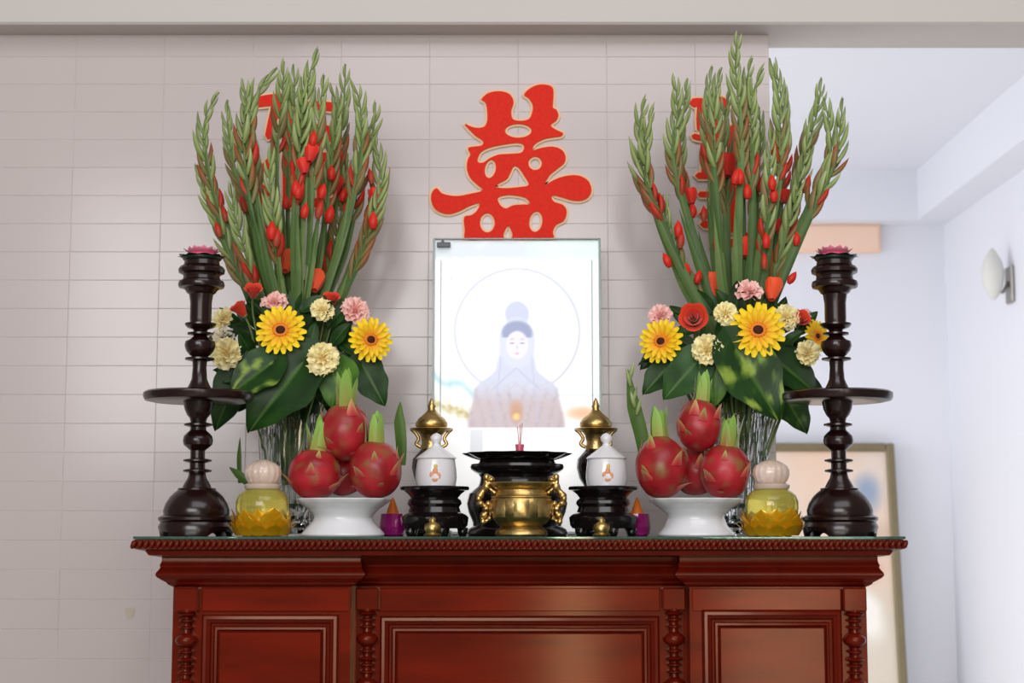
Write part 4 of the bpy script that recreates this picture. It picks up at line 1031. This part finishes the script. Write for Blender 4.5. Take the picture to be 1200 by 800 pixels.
bigleaf(356, 424, 290, 506, 74, 2.60, 'big dark heart shaped leaf hanging low in the left arrangement', 'left', 1)
bigleaf(282, 432, 252, 505, 46, 2.63, 'dark leaf hanging behind the tray of the left candlestick', 'left', 2)
bigleaf(320, 424, 268, 462, 52, 2.59, 'leaf with yellow green flecks below the left gerbera', 'left', 3, 0.7)
bigleaf(424, 426, 452, 476, 42, 2.63, 'dark leaf at the lower right of left arrangement', 'left', 4)
bigleaf(400, 430, 388, 478, 50, 2.61, 'mid green leaf hanging above the topmost left dragon fruit', 'left', 5, 0.2, c=((50,92,30),(84,128,46)))
bigleaf(862, 408, 914, 494, 74, 2.585, 'big green leaf with yellow green flecks under the largest gerbera', 'right', 6, 0.9)
bigleaf(918, 462, 946, 508, 42, 2.63, 'pointed leaf hanging below the tray of the right candlestick', 'right', 7, 0.3)
bigleaf(905, 418, 958, 460, 52, 2.62, 'dark leaf beside the stem of the right candlestick', 'right', 8)
bigleaf(820, 420, 776, 468, 50, 2.60, 'dark green leaf below the low cream carnation, right arrangement', 'right', 9, c=((34,68,28),(56,98,42)))
bigleaf(788, 424, 752, 462, 36, 2.62, 'small dark leaf under the left turned gerbera of right arrangement', 'right', 10)
bigleaf(838, 425, 838, 476, 40, 2.60, 'mid green leaf hanging above the topmost right dragon fruit', 'right', 12, 0.2, c=((60,104,36),(96,140,56)))
# filler foliage behind the blooms
FL = [leafmesh(0.050, 0.024, 0, (24,50,20), (44,80,30), (70,104,44), s, 0.3) for s in (21, 22, 23)] + [leafmesh(0.06, 0.030, 0, (18,40,16), (34,64,24), (60,94,40), 24, 0.35)]
for side, vx, cx, cy, rx, ry, seed in (('left', LV, 345, 412, 88, 62, 4), ('right', RV, 862, 412, 92, 60, 6)):
    rnd = random.Random(seed); ctr = P(cx, 440, 2.69)
    t = empty('foliage_bunch', ctr, 'dense dark green foliage filling in behind the blooms of the %s arrangement' % side, 'foliage', 'green foliage bunches')
    for i in range(78):
        while True:
            a, b = rnd.uniform(-1,1), rnd.uniform(-1,1)
            if a*a + b*b < 1: break
        x = cx + a*rx; y = cy + b*ry; Y = 2.675 + rnd.uniform(-.05,.05) - 0.02*(1-a*a-b*b)
        p = P(x, y, Y); me = FL[rnd.randrange(4)]; o = link('leaf', me, M_leafattr, t)
        d = Vector((a + rnd.uniform(-.5,.5), rnd.uniform(-.6,.1), -b*0.9 + rnd.uniform(-.5,.5))).normalized()
        o.matrix_local = Matrix.Translation(p - ctr) @ orient(d, (rnd.uniform(-.4,.4), -1, rnd.uniform(0,.7))) @ Matrix.Translation((0,-0.02,0)) @ Matrix.Scale(rnd.uniform(.75,1.15), 4)
    mb = MB(); v = base(vx, 2.70)
    for i in range(6):
        a = 2*PI*i/6; p0 = Vector((v.x + 0.018*math.cos(a), 2.70 + 0.018*math.sin(a), TOP+0.045)) - ctr; p1 = Vector((v.x + 0.030*math.cos(a+.7), 2.70 + 0.025*math.sin(a+.7), TOP + 0.25)) - ctr
        mb.tube([p0, (p0+p1)/2 + Vector((0.004,0,0)), p1], 0.0022, 6)
    stuff(mb.build('stalk_bundle', M_stalk, t, smooth=True))
# lone spears at the sides of the arrangements
def spear(pts, wpx, label, side, Y=2.66, buds=0):
    q = [P(x, y, Y) for x, y in pts]; o0 = q[0]; q3 = catmull([p - o0 for p in q], 5)
    t = empty('green_spear', o0, label, 'leaf', 'loose green spears beside the vases')
    mb = MB(); blade(mb, q3, wpx*K(500, Y)*0.5, (70,100,40), (104,136,62)); mb.build('blade', M_leafattr, t, smooth=True, attr=True)
    for i in range(buds):
        j = int(len(q3)*(0.5 + 0.45*i/buds)); b = link('bud', BUDS[i%3], None, t)
        b.matrix_local = Matrix.Translation(q3[j] + Vector((0,-0.003,0))) @ Matrix.Rotation(0.25*(-1)**i, 4, 'Y') @ Matrix.Rotation(PI/2, 4, 'X') @ Matrix.Scale(0.7, 4)
spear([(758,545),(752,510),(742,470),(736,432)], 17, 'green budded spear rising left of the right fruit pile', 'right', 2.62, 5)
spear([(470,545),(470,520),(468,490),(469,470)], 14, 'short green blade rising right of the left fruit pile', 'left', 2.62)
spear([(290,566),(282,558),(268,547)], 10, 'tiny green blade sticking out left above the left oil bottle', 'left', 2.66)
spear([(281,566),(280,540),(281,512)], 6, 'thin upright dark blade left of the left crystal vase', 'left', 2.68)
